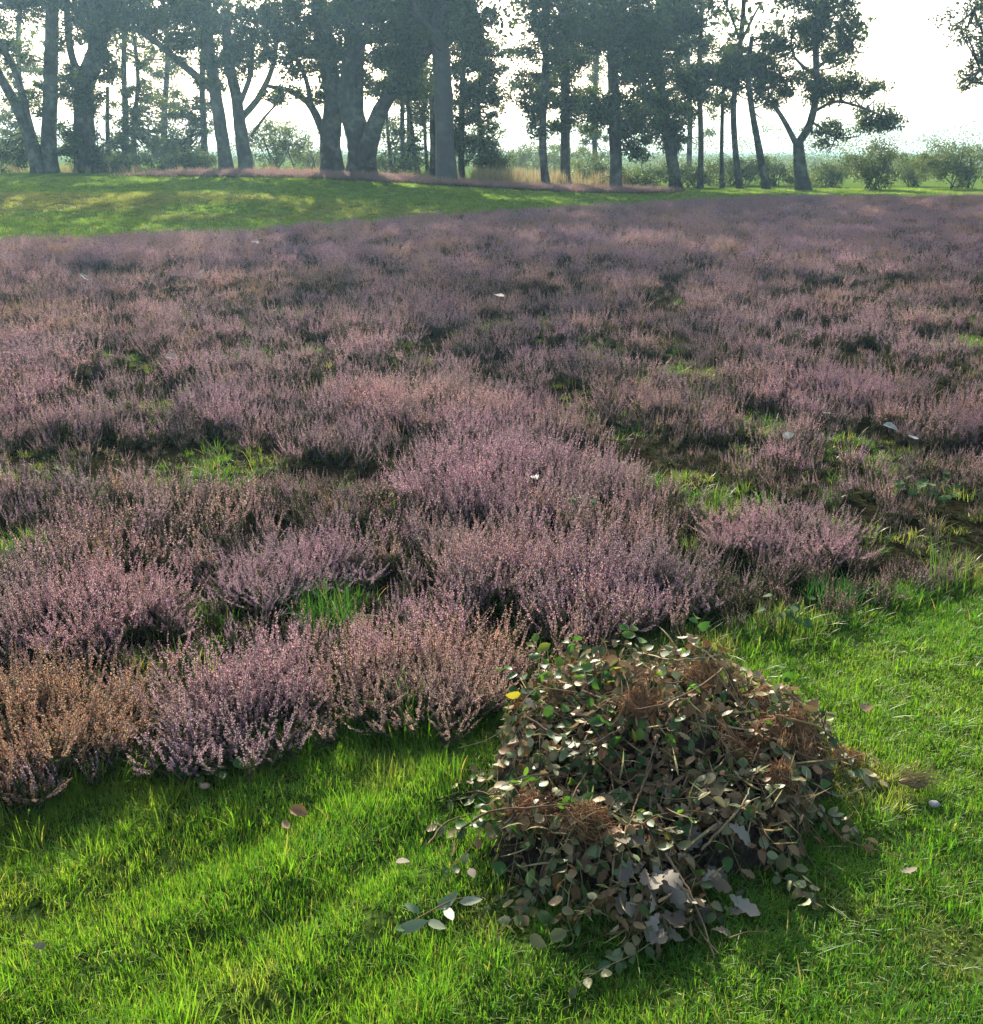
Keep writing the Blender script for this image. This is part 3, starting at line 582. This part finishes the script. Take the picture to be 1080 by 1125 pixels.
# shrubs: (px, foot py offset is the ground, top py, half width px, Y, tone, label)
def shrub(name, label, px, top, hw, Y, tone, sd, dens=1., group="shrubs under and beside the trees", leaf=.095):
    seed(2000 + sd); u = PXM(Y); x = at(px, 190, Y)[0]; o = np.array([x, Y, float(H(x, Y))]); ht = at(px, top, Y)[2] - o[2]; a = hw * u
    root = empty(name, o); st, cr = MB(), MB()
    for s in range(9):
        az = rng.random() * 6.28; e = o + np.array([math.cos(az) * a * .7, math.sin(az) * a * .6, ht * rng.uniform(.6, .95)]); b = o + rng.normal(size=3) * np.array([a * .25, .2, 0])
        tube(st, curve([b - np.array([0, 0, .1]), (b + e) / 2 + rng.normal(size=3) * .12, e], 6), np.linspace(.035, .01, 6), 4)
    hw *= 1.15; a = hw * u; nc = int(34 * dens * max(1, a * ht / 1.6))
    for _ in range(nc):
        d = rdir(1)[0] * rng.random() ** .4; q = o + np.array([d[0] * a, d[1] * a * .8, ht * .5 + d[2] * ht * .46]); n = int(95 * rng.uniform(.6, 1.4)); r = rng.uniform(.2, .42)
        C = q + rdir(n) * rng.random((n, 1)) ** .45 * np.array([r, r, r * .85]) * 1.1; C[:, 2] = np.maximum(C[:, 2], o[2] + .02); L = leaf * rng.uniform(.7, 1.4, n)
        diamonds(cr, C, unit(rdir(n) + np.array([0, 0, .3])), rdir(n), L, L * .5)
    s = st.build("stems", BARK, root, origin=o); s["pale"] = 0.
    c = cr.build("foliage", TLEAF, root, smooth=False, origin=o); c["tone"] = float(tone)
    tag(root, label, "shrub", group)
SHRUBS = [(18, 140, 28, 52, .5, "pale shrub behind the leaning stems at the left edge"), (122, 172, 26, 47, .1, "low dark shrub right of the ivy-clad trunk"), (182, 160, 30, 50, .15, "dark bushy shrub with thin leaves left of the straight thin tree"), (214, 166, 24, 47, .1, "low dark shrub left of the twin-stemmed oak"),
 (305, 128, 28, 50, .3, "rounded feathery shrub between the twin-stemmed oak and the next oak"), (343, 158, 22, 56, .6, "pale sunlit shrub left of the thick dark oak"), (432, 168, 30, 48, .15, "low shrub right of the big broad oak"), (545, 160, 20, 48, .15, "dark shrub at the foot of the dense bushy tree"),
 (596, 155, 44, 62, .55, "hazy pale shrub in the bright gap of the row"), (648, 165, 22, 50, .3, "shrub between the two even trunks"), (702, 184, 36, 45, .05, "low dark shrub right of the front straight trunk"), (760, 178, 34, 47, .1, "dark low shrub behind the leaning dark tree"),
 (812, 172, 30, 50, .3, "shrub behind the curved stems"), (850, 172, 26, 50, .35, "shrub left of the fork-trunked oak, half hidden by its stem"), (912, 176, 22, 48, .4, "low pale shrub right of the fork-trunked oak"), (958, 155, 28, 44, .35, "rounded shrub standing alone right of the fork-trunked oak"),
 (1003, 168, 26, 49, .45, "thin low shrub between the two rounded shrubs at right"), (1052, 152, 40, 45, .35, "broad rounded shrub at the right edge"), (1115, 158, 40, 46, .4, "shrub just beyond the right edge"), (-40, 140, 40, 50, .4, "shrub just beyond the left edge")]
for k, (px, top, hw, Y, tone, lab) in enumerate(SHRUBS):
    if 0 < px < 1090: shrub("shrub", lab, px, top, hw, Y, tone, k)
# distant wood behind everything: nobody could count it
seed(77); cr = MB()
for _ in range(1500):
    x = rng.uniform(-95, 95); y = rng.uniform(82, 100); z = rng.random() ** 1.6 * (2.2 + 2.2 * fbm(x * .12, 3.)); n = 150
    C = np.array([x, y, z]) + rdir(n) * rng.random((n, 1)) ** .4 * np.array([1.7, 1.2, .7]); C[:, 2] = np.maximum(C[:, 2], .05); L = .14 * rng.uniform(.6, 1.3, n)
    diamonds(cr, C, rdir(n), rdir(n), L, L * .6)
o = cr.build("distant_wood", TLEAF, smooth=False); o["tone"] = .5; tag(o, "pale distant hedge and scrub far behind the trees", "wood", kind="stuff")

# ------------------------------------------------------------------ the heap of garden cuttings
m, nt = newmat("cut_leaf"); CUT = m           # dark green above, silvery grey green beneath
g = nd(nt, 'ShaderNodeNewGeometry'); r = g.outputs['Random Per Island']
topc = ramp(nt, r, [(0, (.035, .075, .020)), (.4, (.070, .110, .028)), (.6, (.14, .135, .050)), (.8, (.23, .17, .07)), (1, (.22, .10, .035))])
botc = ramp(nt, r, [(0, (.12, .17, .06)), (.5, (.22, .23, .10)), (.85, (.32, .25, .12)), (1, (.28, .14, .05))])
leafy(nt, mix(nt, g.outputs['Backfacing'], topc, botc), .18, .5, spec=.35)
m, nt = newmat("brown_leaf"); BROWN = m
leafy(nt, ramp(nt, island(nt), [(0, (.12, .065, .03)), (.4, (.22, .13, .065)), (.8, (.32, .22, .12)), (1, (.40, .31, .2))]), .15, .7, spec=.2)
m, nt = newmat("green_leaf"); GREEN = m
c = ramp(nt, island(nt), [(0, (.025, .075, .020)), (.5, (.05, .13, .028)), (.9, (.11, .20, .035)), (1, (.26, .22, .03))]); leafy(nt, c, .4, .4, tcol=mix(nt, 1., c, (1.5, 1.5, .7), 'MULTIPLY'))
m, nt = newmat("grey_oak_leaf"); GREYL = m
leafy(nt, ramp(nt, island(nt), [(0, (.10, .080, .055)), (.5, (.18, .150, .11)), (1, (.27, .235, .18))]), .12, .7, spec=.2)
m, nt = newmat("twig"); TWIG = m
solid(nt, ramp(nt, island(nt), [(0, (.06, .04, .025)), (.5, (.15, .09, .05)), (.8, (.24, .15, .07)), (1, (.27, .21, .13))]), .8)
m, nt = newmat("root_fibre"); ROOT = m
solid(nt, ramp(nt, island(nt), [(0, (.12, .055, .025)), (.5, (.28, .135, .06)), (.85, (.42, .24, .11)), (1, (.50, .35, .19))]), .9)
m, nt = newmat("dark_litter_core"); DARK_CORE = m  # near-black litter tone, painting the shade in gaps between the leaves
solid(nt, ramp(nt, noise(nt, 55, 5), [(.3, (.012, .010, .008)), (.6, (.05, .036, .022)), (.8, (.09, .06, .035))]), .95, noise(nt, 90, 4), .9, .02)

DOMES = [(.47, 2.36, .40, .34, .26), (.20, 2.27, .20, .24, .19), (.76, 2.33, .19, .22, .18), (.24, 1.98, .27, .20, .125), (.56, 2.06, .24, .20, .15), (.30, 1.80, .20, .14, .06), (.13, 2.02, .18, .13, .05)]
def pile_h(x, y):
    z = np.zeros_like(np.asarray(x, float))
    for cx, cy, rx, ry, h in DOMES:
        q = ((x - cx) / rx) ** 2 + ((y - cy) / ry) ** 2; z = np.maximum(z, h * np.sqrt(np.clip(1 - q, 0, 1)) ** .8)
    return z * (.42 + .62 * fbm(x * 11, y * 11) + .55 * fbm(x * 4.3 + 5, y * 4.3, 2))
def pile_n(x, y):
    e = .03; return unit(np.stack([-(pile_h(x + e, y) - pile_h(x - e, y)) / (2 * e), -(pile_h(x, y + e) - pile_h(x, y - e)) / (2 * e), np.full(np.shape(x), .8)], -1))
def pile_pts(n, weight=None):
    out = []
    while sum(map(len, out)) < n:
        dw = np.array([d[2] * d[3] for d in DOMES]); c = DOMES[rng.choice(len(DOMES), p=dw / dw.sum())] if weight is None else DOMES[weight]
        a = rng.random(60) * 6.283; q = rng.random(60) ** .40; out.append(np.stack([c[0] + np.cos(a) * q * c[2], c[1] + np.sin(a) * q * c[3]], 1))
    p = np.concatenate(out); p = p[rng.permutation(len(p))[:n]]; return p[:, 0], p[:, 1]
seed(60)
PO = np.array([.48, 2.2, float(H(.48, 2.2))])
pile = empty("brush_pile", PO); tag(pile, "heap of garden cuttings with wilted leaves, twigs and roots on the lawn", "brush pile")
gx, gy = np.meshgrid(np.linspace(-.1, 1.1, 90), np.linspace(1.6, 2.8, 90)); z = np.maximum(pile_h(gx, gy) - .035, 0) * .93 + H(gx, gy) - .03
ii = np.arange(89)[:, None] * 90; jj = np.arange(89)[None]; Q = np.stack([ii + jj, ii + jj + 1, ii + 91 + jj, ii + 90 + jj], -1).reshape(-1, 4)
Q = Q[pile_h(gx, gy).ravel()[Q].max(1) > .03]; mb = MB(); mb.add(np.stack([gx, gy, z], -1), Q); mb.build("dark_litter_core", DARK_CORE, pile, origin=PO)  # added core that closes the heap and darkens its gaps
oak_shape = [(0, .08), (.12, .38), (.2, .30), (.33, .74), (.42, .5), (.56, 1.), (.66, .62), (.8, .78), (.9, .45), (1., .12)]
def loose(n, depth, lo, hi, mat, name, weight=None, asp=.72, sel=None, lift=0., shape=None):
    x, y = pile_pts(n, weight)
    if sel is not None: k = sel(x, y); x, y = x[k], y[k]
    n = len(x); N = pile_n(x, y); zz = pile_h(x, y) + H(x, y); C = np.stack([x, y, zz], 1) - N * (rng.random((n, 1)) * depth) + N * lift
    C[:, 2] = np.maximum(C[:, 2], H(x, y) + .012)
    down = np.stack([N[:, 0], N[:, 1], -.5 * np.ones(n)], 1); A = unit(rdir(n) * 1.1 + down * .6); NN = unit(N * .8 + rdir(n) * 1.) * np.where(rng.random((n, 1)) < .45, -1, 1)
    L = rng.uniform(lo, hi, n); mb = MB(); leaves(mb, C, A, NN, L, L * asp * rng.uniform(.42, 1.15, n), curl=.8, shape=shape); return mb.build(name, mat, pile, origin=PO)
loose(2500, .085, .011, .042, CUT, "wilted_leaves"); loose(2600, .07, .010, .034, BROWN, "brown_leaves", sel=lambda x, y: rng.random(len(x)) < .25 + 1.2 * ss(.45, .6, fbm(x * 5 + 1, y * 5)) + .3 * (x > .55))
loose(460, .01, .020, .045, GREEN, "green_leaves", sel=lambda x, y: fbm(x * 7 + 3, y * 7) + .25 * (.45 - x) > .5, lift=.012)
loose(420, .02, .025, .055, BROWN, "dead_oak_leaves", asp=.6, lift=.006, shape=oak_shape)
loose(260, .02, .05, .10, DRY, "dead_stalks", asp=.07, lift=.012)
# leafy cut shoots lying over the heap
def shoot(P, lf, tw, lo, hi, step, w=.0014, start=.2, asp=.7, droop=.3):
    P = curve(P, 16); tube(tw, P, np.linspace(w, w * .45, len(P)), 5, rough=.2); seg = np.linalg.norm(np.diff(P, axis=0), axis=1).sum(); k = max(2, int(seg / step))
    t = np.linspace(start, 1, k) * (len(P) - 1.001); i = t.astype(int); f = (t - i)[:, None]; c = P[i] * (1 - f) + P[i + 1] * f; ax = unit(P[i + 1] - P[i])
    sd_ = unit(np.cross(ax, np.array([0, 0, 1.])) + rng.normal(size=(k, 3)) * .35) * np.where(np.arange(k) % 2, 1, -1)[:, None]
    A = unit(sd_ + ax * .55 + np.array([0, 0, -droop])); N = unit(np.array([0, 0, 1.]) + rng.normal(size=(k, 3)) * .55) * np.where(rng.random((k, 1)) < .3, -1, 1); L = rng.uniform(lo, hi, k)
    leaves(lf, c, A, N, L, L * asp * rng.uniform(.85, 1.15, k), curl=.4)
def on(x, y, up=.012): return np.array([x, y, float(pile_h(np.array([x]), np.array([y]))[0] + H(x, y)) + up])
lf, tw, lg = MB(), MB(), MB()
for k in range(90):
    x, y = pile_pts(1); x, y = x[0], y[0]; a = math.atan2(y - 2.2, x - .48) + rng.normal() * .9; ln = rng.uniform(.10, .26)
    P = [on(x + math.cos(a) * ln * s, y + math.sin(a) * ln * s, .01 + .05 * s * (1 - s) + rng.random() * .02) for s in (0, .33, .66, 1)]
    shoot(P, lf, tw, .020, .038, .020)
for (x, y, a, ln, up) in ((.16, 2.42, 1.9, .20, .12), (.12, 2.35, 2.4, .18, .10), (.2, 2.45, 1.2, .16, .13), (.15, 2.3, 2.9, .16, .07), (.86, 2.55, 1.2, .16, .18), (.62, 2.60, 1.6, .13, .12), (.45, 2.55, 2.0, .16, .12), (.2, 2.32, 2.2, .15, .10), (.26, 2.28, 1.7, .15, .11), (.22, 2.22, 2.6, .14, .09), (.3, 2.35, 1.5, .14, .12), (.28, 1.92, -1.9, .14, .03), (.36, 1.9, -1.4, .15, .03), (.60, 2.05, -1.2, .2, .02), (.68, 2.1, -1.5, .2, .02), (.7, 2.15, -1.1, .2, .02)):
    b = on(x, y, 0.); d = np.array([math.cos(a), math.sin(a), 0]); e = b + d * ln * .6 + np.array([0, 0, up - .05])
    if up < .05: e = on(b[0] + d[0] * ln, b[1] + d[1] * ln, .015)
    shoot([b, (b + e) / 2 + np.array([0, 0, .02]), e], lg if up > .05 else lf, tw, .026, .044, .022)
lf.build("shoot_leaves", CUT, pile, origin=PO); lg.build("fresh_shoot_leaves", GREEN, pile, origin=PO)
# bare twigs, stiff and crooked
for k in range(80):
    x, y = pile_pts(1); x, y = x[0], y[0]; a = rng.random() * 6.28; ln = rng.uniform(.08, .34); pts4 = []
    for s in (0, .25, .5, .75, 1):
        q = on(x + math.cos(a) * ln * (s - .5) + rng.normal() * .012, y + math.sin(a) * ln * (s - .5) + rng.normal() * .012, rng.uniform(.0, .03) + .05 * (k % 4 == 0) * abs(s - .5)); pts4.append(q)
    tube(tw, curve(pts4, 12), np.linspace(rng.uniform(.0010, .0026), .0007, 12), 5, rough=.2)
def hit(px, py, up=0.):
    """where the line of sight through a pixel of the photograph meets the heap or the lawn"""
    d = ray(px, py)
    for t in np.arange(1.2, 4.5, .006):
        p = np.array([0, 0, EYE]) + d * t
        if p[2] < float(pile_h(np.array([p[0]]), np.array([p[1]]))[0] + H(p[0], p[1])): break
    return p + np.array([0, 0, up])
BIGTW = [[(497, 945, .01), (505, 925, .03), (535, 912, .05), (580, 903, .04), (640, 900, .04), (690, 905, .02)], [(555, 880, .03), (565, 905, .03), (548, 920, .02)], [(795, 740, .03), (812, 775, .03), (822, 800, .02), (820, 830, .01)], [(755, 715, .03), (790, 745, .04), (815, 785, .02)], [(715, 850, .03), (700, 890, .03), (680, 940, .02)], [(705, 900, .02), (704, 950, .02)],
         [(730, 950, .03), (760, 1000, .03), (785, 1058, .012)], [(770, 945, .03), (810, 905, .04), (822, 882, .04)], [(870, 840, .04), (905, 850, .04), (945, 846, .05)], [(850, 800, .04), (900, 815, .04), (930, 842, .04)], [(640, 770, .03), (700, 790, .03), (760, 770, .03), (800, 735, .02)], [(690, 720, .03), (735, 735, .03), (790, 730, .03)], [(580, 800, .03), (640, 830, .03), (690, 800, .02)], [(880, 880, .02), (905, 905, .02), (925, 932, .02)], [(470, 935, .015), (490, 915, .03), (520, 905, .03)], [(600, 950, .03), (590, 1000, .02), (604, 1035, .02)], [(480, 885, .02), (520, 880, .03), (560, 890, .03)]]
for p in BIGTW:
    P = curve([hit(a, b, c) for a, b, c in p], 18) + rng.normal(size=(18, 3)) * .0012; tube(tw, P, np.linspace(.0036, .0014, 18), 6, rough=.25)
tw.build("twigs", TWIG, pile, origin=PO)
# fibrous root balls
def tangle(px, py, r, n, curls, flat_=.7, ball=False, parent=pile):
    c = hit(px, py, r * .1); mb = MB(); Mx = np.diag([1.2, .9, flat_]) + rng.normal(size=(3, 3)) * .22
    for _ in range(n):
        p = c + (Mx @ rdir(1)[0]) * r * rng.random() ** .6 * (1 + .5 * (rng.random() < .12)); d = rdir(1)[0]; P = [p]; z_ = rng.uniform(.0, .030); far_ = rng.uniform(.7, 1.0) if rng.random() > .22 else 2.2
        for s in range(9):
            d = unit(d + rng.normal(size=3) * curls + (c - P[-1]) * (1.1 / r) * (np.linalg.norm(P[-1] - c) > r * far_)); P.append(P[-1] + d * r * .24)
            if not ball: q_ = P[-1]; q_[2] = .3 * q_[2] + .7 * (float(pile_h(q_[:1], q_[1:2])[0] + H(q_[0], q_[1])) + z_)
        tube(mb, np.array(P), np.linspace(.0010, .0004, 10), 3)
    mb.build("root_tangle", ROOT, parent, origin=PO)
for a in ((930, 835, .045, 110, .5, .5), (840, 800, .06, 160, .6, .5), (646, 905, .052, 330, .5, .8, True), (585, 893, .050, 170, .5, .35), (700, 780, .046, 200, .45, .6), (812, 825, .050, 150, .4, .9), (878, 812, .058, 210, .55, .45), (860, 852, .045, 150, .3, .8), (615, 765, .034, 70, .55, .5), (770, 745, .05, 70, .65, .35), (835, 770, .05, 80, .6, .4)): tangle(*a)
# the bunch of big grey lobed oak leaves at its foot
oak_shape = [(0, .08), (.12, .38), (.2, .30), (.33, .74), (.42, .5), (.56, 1.), (.66, .62), (.8, .78), (.9, .45), (1., .12)]
mb = MB(); n = 60; C = np.array([hit(rng.normal(735, 27), rng.normal(985, 30), rng.uniform(.005, .045)) for _ in range(n)]); bx, by = C[:, 0], C[:, 1]
az = np.arctan2(by - by.mean() - .05, bx - bx.mean()) + rng.normal(size=n) * .8; A = np.stack([np.cos(az), np.sin(az), -.25 + .3 * rng.normal(size=n)], 1); L = rng.uniform(.038, .068, n)
leaves(mb, C, A, unit(np.array([0, -.35, 1.]) + rng.normal(size=(n, 3)) * .55), L, L * .62, curl=1.0, shape=oak_shape); mb.build("dry_oak_leaves", GREYL, pile, origin=PO)
mb = MB(); seed(66)
for (px, py) in ((582, 1040), (590, 1015), (604, 1045), (575, 985), (630, 1000), (560, 1000)):
    c = gp(px, py); leaves(mb, c[None] + np.array([[0, 0, .03]]), unit(rng.normal(size=(1, 3)) * [1, 1, .1]), unit(np.array([[0, -.3, 1.]]) + rng.normal(size=(1, 3)) * .3), np.array([.04]), np.array([.028]), curl=.6)
mb.build("grey_leaves", CUT, pile, origin=PO)

# ------------------------------------------------------------------ single things lying about
seed(80)
def fallen(name, px, py, size, mat, label, cat="leaf", up=.035, shape=None, cnt=1, asp=.66, group="single leaves lying about"):
    size *= .68; up *= .8; o = gp(px, py); mb = MB(); A = rng.normal(size=(cnt, 3)) * np.array([1, .6, .12]); C = np.array([[0, 0, up]]) + rng.normal(size=(cnt, 3)) * .004
    leaves(mb, C - unit(A) * size / 2, A, unit(np.array([0, -.45, 1.]) + rng.normal(size=(cnt, 3)) * .25), np.full(cnt, size), np.full(cnt, size * asp), curl=.5, shape=shape); b = mb.build(name, mat); b.location = o; tag(b, label, cat, group)
m, nt = newmat("white_leaf"); WHITE = m; leafy(nt, ramp(nt, noise(nt, 40, 2), [(.3, (.24, .24, .20)), (.7, (.42, .42, .38))]), .2, .6)
m, nt = newmat("rust_leaf"); RUST = m; leafy(nt, ramp(nt, noise(nt, 60, 3), [(.3, (.22, .11, .04)), (.7, (.34, .19, .08))]), .3, .6)
fallen("fallen_leaf", 332, 908, .075, RUST, "curled rust brown leaf lying on the lawn left of the brush pile", up=.05)
fallen("fallen_leaf", 316, 920, .045, BROWN, "grey brown leaf touching the curled rust brown one on the lawn", up=.045)
fallen("fallen_leaf", 444, 961, .05, GREYL, "pale leaf on the lawn above the loose leafy sprig", up=.05)
fallen("fallen_leaf", 515, 975, .045, GREYL, "grey leaf on the lawn between the loose sprig and the brush pile", up=.05)
fallen("fallen_leaf", 992, 972, .05, GREYL, "lobed grey oak leaf alone on the lawn right of the brush pile", up=.04, shape=oak_shape)
fallen("fallen_leaf", 818, 971, .045, BROWN, "brown oak leaf on the lawn beside the bunch of grey leaves", up=.04, shape=oak_shape)
fallen("fallen_leaf", 882, 993, .04, BROWN, "small dark crumpled leaf on the lawn below the long thin twig", up=.03)
fallen("fallen_leaf", 948, 790, .085, BROWN, "large brown leaf at the right end of the brush pile", up=.05, shape=oak_shape)
fallen("fallen_leaf", 50, 1053, .035, GREYL, "small pale leaf on the lawn at lower left", up=.04)
fallen("fallen_leaf", 1000, 500, .10, WHITE, "white leaf caught on the heath near the right edge", up=.13)
fallen("fallen_leaf", 975, 488, .13, WHITE, "big white leaf on the heath in the open patch at right", up=.13)
for px, py, s, l in ((97, 320, .22, "white leaf on the heather at far left below the bank"), (192, 414, .16, "white leaf on the heather left of the sunlit mound"), (548, 341, .20, "white leaf on the heather in the middle distance"), (282, 276, .28, "white speck of a leaf on the heather close to the bank"), (588, 556, .10, "white leaf in the heather right of the broad purple mound"), (860, 507, .09, "white leaf in the open patch above the low lilac bush"),
                     (905, 482, .09, "white leaf lying left of the big white leaf on the heath"), (222, 314, .2, "white leaf on the heather right of the far left one"), (1050, 300, .22, "white leaf on the heather near the right edge in the distance")):
    fallen("fallen_leaf", px, py, s, WHITE, l, up=.19)
# stone and fungus
def pebble(name, px, py, r, colr, label, cat):
    o = gp(px, py); th = np.linspace(0, np.pi, 9); ph = np.arange(14) * 2 * np.pi / 14; t, p = np.meshgrid(th, ph, indexing='ij'); rr = r * (1 + .18 * (fbm(t * 2 + px, p * 0 + np.cos(p) * 2 + 4, 2) - .5))
    V = np.stack([rr * np.sin(t) * np.cos(p) * 1.3, rr * np.sin(t) * np.sin(p), rr * np.cos(t) * .75], -1).reshape(-1, 3); i = np.arange(8)[:, None] * 14; j = np.arange(14)[None]; j2 = (j + 1) % 14
    mb = MB(); mb.add(V, np.stack([i + j, i + j2, i + 14 + j2, i + 14 + j], -1).reshape(-1, 4)); m, nt = newmat(name + "_stone"); solid(nt, ramp(nt, noise(nt, 80, 4), [(.3, tuple(c * .7 for c in colr)), (.7, colr)]), .7, noise(nt, 120, 3), .4, .005)
    b = mb.build(name, m); b.location = (o[0], o[1], o[2] + r * .9 + .012); tag(b, label, cat)
pebble("pebble", 1025, 891, .011, (.36, .34, .31), "small white pebble on the lawn right of the brush pile", "pebble")
pebble("pebble", 226, 871, .011, (.46, .30, .20), "small tan pebble on the lawn edge below the pink heather bush", "pebble")
# the loose sprig on the lawn
o = gp(480, 1030); sp = empty("leafy_sprig", o); lf, tw = MB(), MB(); seed(91)
P = [gp(437, 1043) + [0, 0, .05], gp(470, 1028) + [0, 0, .062], gp(500, 1012) + [0, 0, .06], gp(528, 1004) + [0, 0, .05]]; tube(tw, curve(P, 12), np.linspace(.0016, .0010, 12), 5)
tips = [(437, 1045, 466, 1040), (462, 1026, 448, 1016), (480, 1022, 500, 1008), (490, 1018, 497, 1036), (505, 1014, 527, 1012), (470, 1034, 488, 1044), (448, 1040, 436, 1047)]
for a in tips:
    b, e = gp(a[0], a[1]) + [0, 0, .056], gp(a[2], a[3]) + [0, 0, .06]; L = np.linalg.norm(e - b) * 1.15; leaves(lf, b[None], (e - b)[None], np.array([[.1, -.5, 1.]]), np.array([L]), np.array([max(.018, L * .42)]), curl=.3)
m, nt = newmat("sprig_leaf"); leafy(nt, ramp(nt, island(nt), [(0, (.07, .15, .05)), (.5, (.15, .21, .10)), (1, (.25, .28, .19))]), .25, .5)
tw.build("stem", TWIG, sp, origin=o); lf.build("leaves", m, sp, origin=o); tag(sp, "loose sprig of silvery leaves lying on the lawn in front of the brush pile", "sprig")
# broad-leaved weeds at the lawn edge
def weed(px, py, n, r, lo, hi, h, label, sdw):
    seed(sdw); o = gp(px, py); w_ = empty("leafy_weed", o); lf, tw = MB(), MB()
    for k in range(n):
        a = rng.random() * 6.28; q = r * math.sqrt(rng.random()); e = np.array([math.cos(a) * q, math.sin(a) * q, h * rng.uniform(.4, 1.)]); b = e * np.array([.3, .3, 0]); tube(tw, curve([b, (b + e) / 2 + [0, 0, .02], e], 6), np.linspace(.0014, .0008, 6), 4)
        L = np.array([rng.uniform(lo, hi)]); leaves(lf, e[None], np.array([[math.cos(a), math.sin(a), -.2]]), np.array([[0, -.3, 1.]]) + rng.normal(size=(1, 3)) * .25, L, L * .8, curl=.3)
    tw.build("stem", TUFT, w_); m_ = lf.build("leaves", WEED, w_); tag(w_, label, "weed", "broad leaved weeds at the heath edge")
m, nt = newmat("weed_leaf"); WEED = m; leafy(nt, ramp(nt, island(nt), [(0, (.03, .085, .03)), (1, (.07, .14, .04))]), .3, .7, spec=.1)
weed(232, 846, 16, .09, .03, .05, .07, "low ivy-like weed with broad dark leaves under the pink heather bush", 701)
weed(1020, 560, 26, .13, .03, .05, .16, "leafy green weed standing in the open heath near the right edge", 702)
weed(858, 712, 14, .07, .025, .04, .20, "fresh green bramble shoot standing behind the brush pile", 703)
weed(640, 595, 9, .06, .025, .04, .22, "pale leafy seedling in the heather behind the brush pile", 704)
# a long twig and a straw wisp at right
def twig(label, pl, w, up=.03):
    P = np.array([gp(*p) + [0, 0, up] for p in pl]); o = P[0]; mb = MB(); tube(mb, curve(P, 16), np.linspace(w, w * .5, 16), 5, rough=.2); b = mb.build("twig", TWIG, origin=o); tag(b, label, "twig", "twigs lying on the lawn")
twig("long thin twig on the lawn running right from the brush pile", [(905, 912), (925, 932), (960, 945), (1005, 957)], .0022)
twig("short dark twig on the lawn below the bunch of grey oak leaves", [(757, 1010), (768, 1035), (788, 1060)], .0028)
twig("pale dry twig on the lawn right of the bunch of grey oak leaves", [(800, 1043), (820, 1036), (842, 1036)], .0018)
o = gp(1000, 872); seed(95); st = empty("straw_wisp", o); mb = MB(); n = 60
for k in range(n):
    a = rng.normal(.25, .35); b = rng.normal(size=3) * np.array([.02, .012, .008]) + [0, 0, .04]; d = np.array([math.cos(a), math.sin(a), rng.normal() * .25]); L = rng.uniform(.04, .11)
    tube(mb, [b, b + d * L * .5 + [0, 0, .006], b + d * L - [0, 0, .008]], [.0011, .001, .0005], 3)
mb.build("straw", DRY, st, origin=(0, 0, 0)); mb = MB(); t = np.linspace(0, 1, 8)
tube(mb, np.stack([-.035 + .07 * t, .004 * np.sin(t * 5), .034 + .004 * np.cos(t * 4)], 1), .011 * np.sin(np.pi * (t * .86 + .07)) + .001, 8, rough=.3); mb.build("bark_chip", BROWN, st)
tag(st, "wisp of dry straw round a bark chip on the lawn right of the brush pile", "straw")

# ------------------------------------------------------------------ morning haze: one box round the whole scene
mb = MB(); x0, x1, y0, y1, z0, z1 = -720, 720, -75, 920, -1.5, 19
V = [(x, y, z) for z in (z0, z1) for y in (y0, y1) for x in (x0, x1)]
mb.add(V, [(0, 2, 3, 1), (4, 5, 7, 6), (0, 1, 5, 4), (2, 6, 7, 3), (0, 4, 6, 2), (1, 3, 7, 5)])
m = bpy.data.materials.new("haze_air"); m.use_nodes = True; nt = m.node_tree; nt.nodes.clear(); out = nd(nt, 'ShaderNodeOutputMaterial'); v = nd(nt, 'ShaderNodeVolumePrincipled')
v.inputs['Color'].default_value = (.44, .76, 1., 1); v.inputs['Density'].default_value = .00115; v.inputs['Anisotropy'].default_value = .6; nt.links.new(v.outputs[0], out.inputs['Volume'])
haze = mb.build("haze", m, smooth=False); tag(haze, "thin pale morning haze in the air", "haze", kind="stuff")
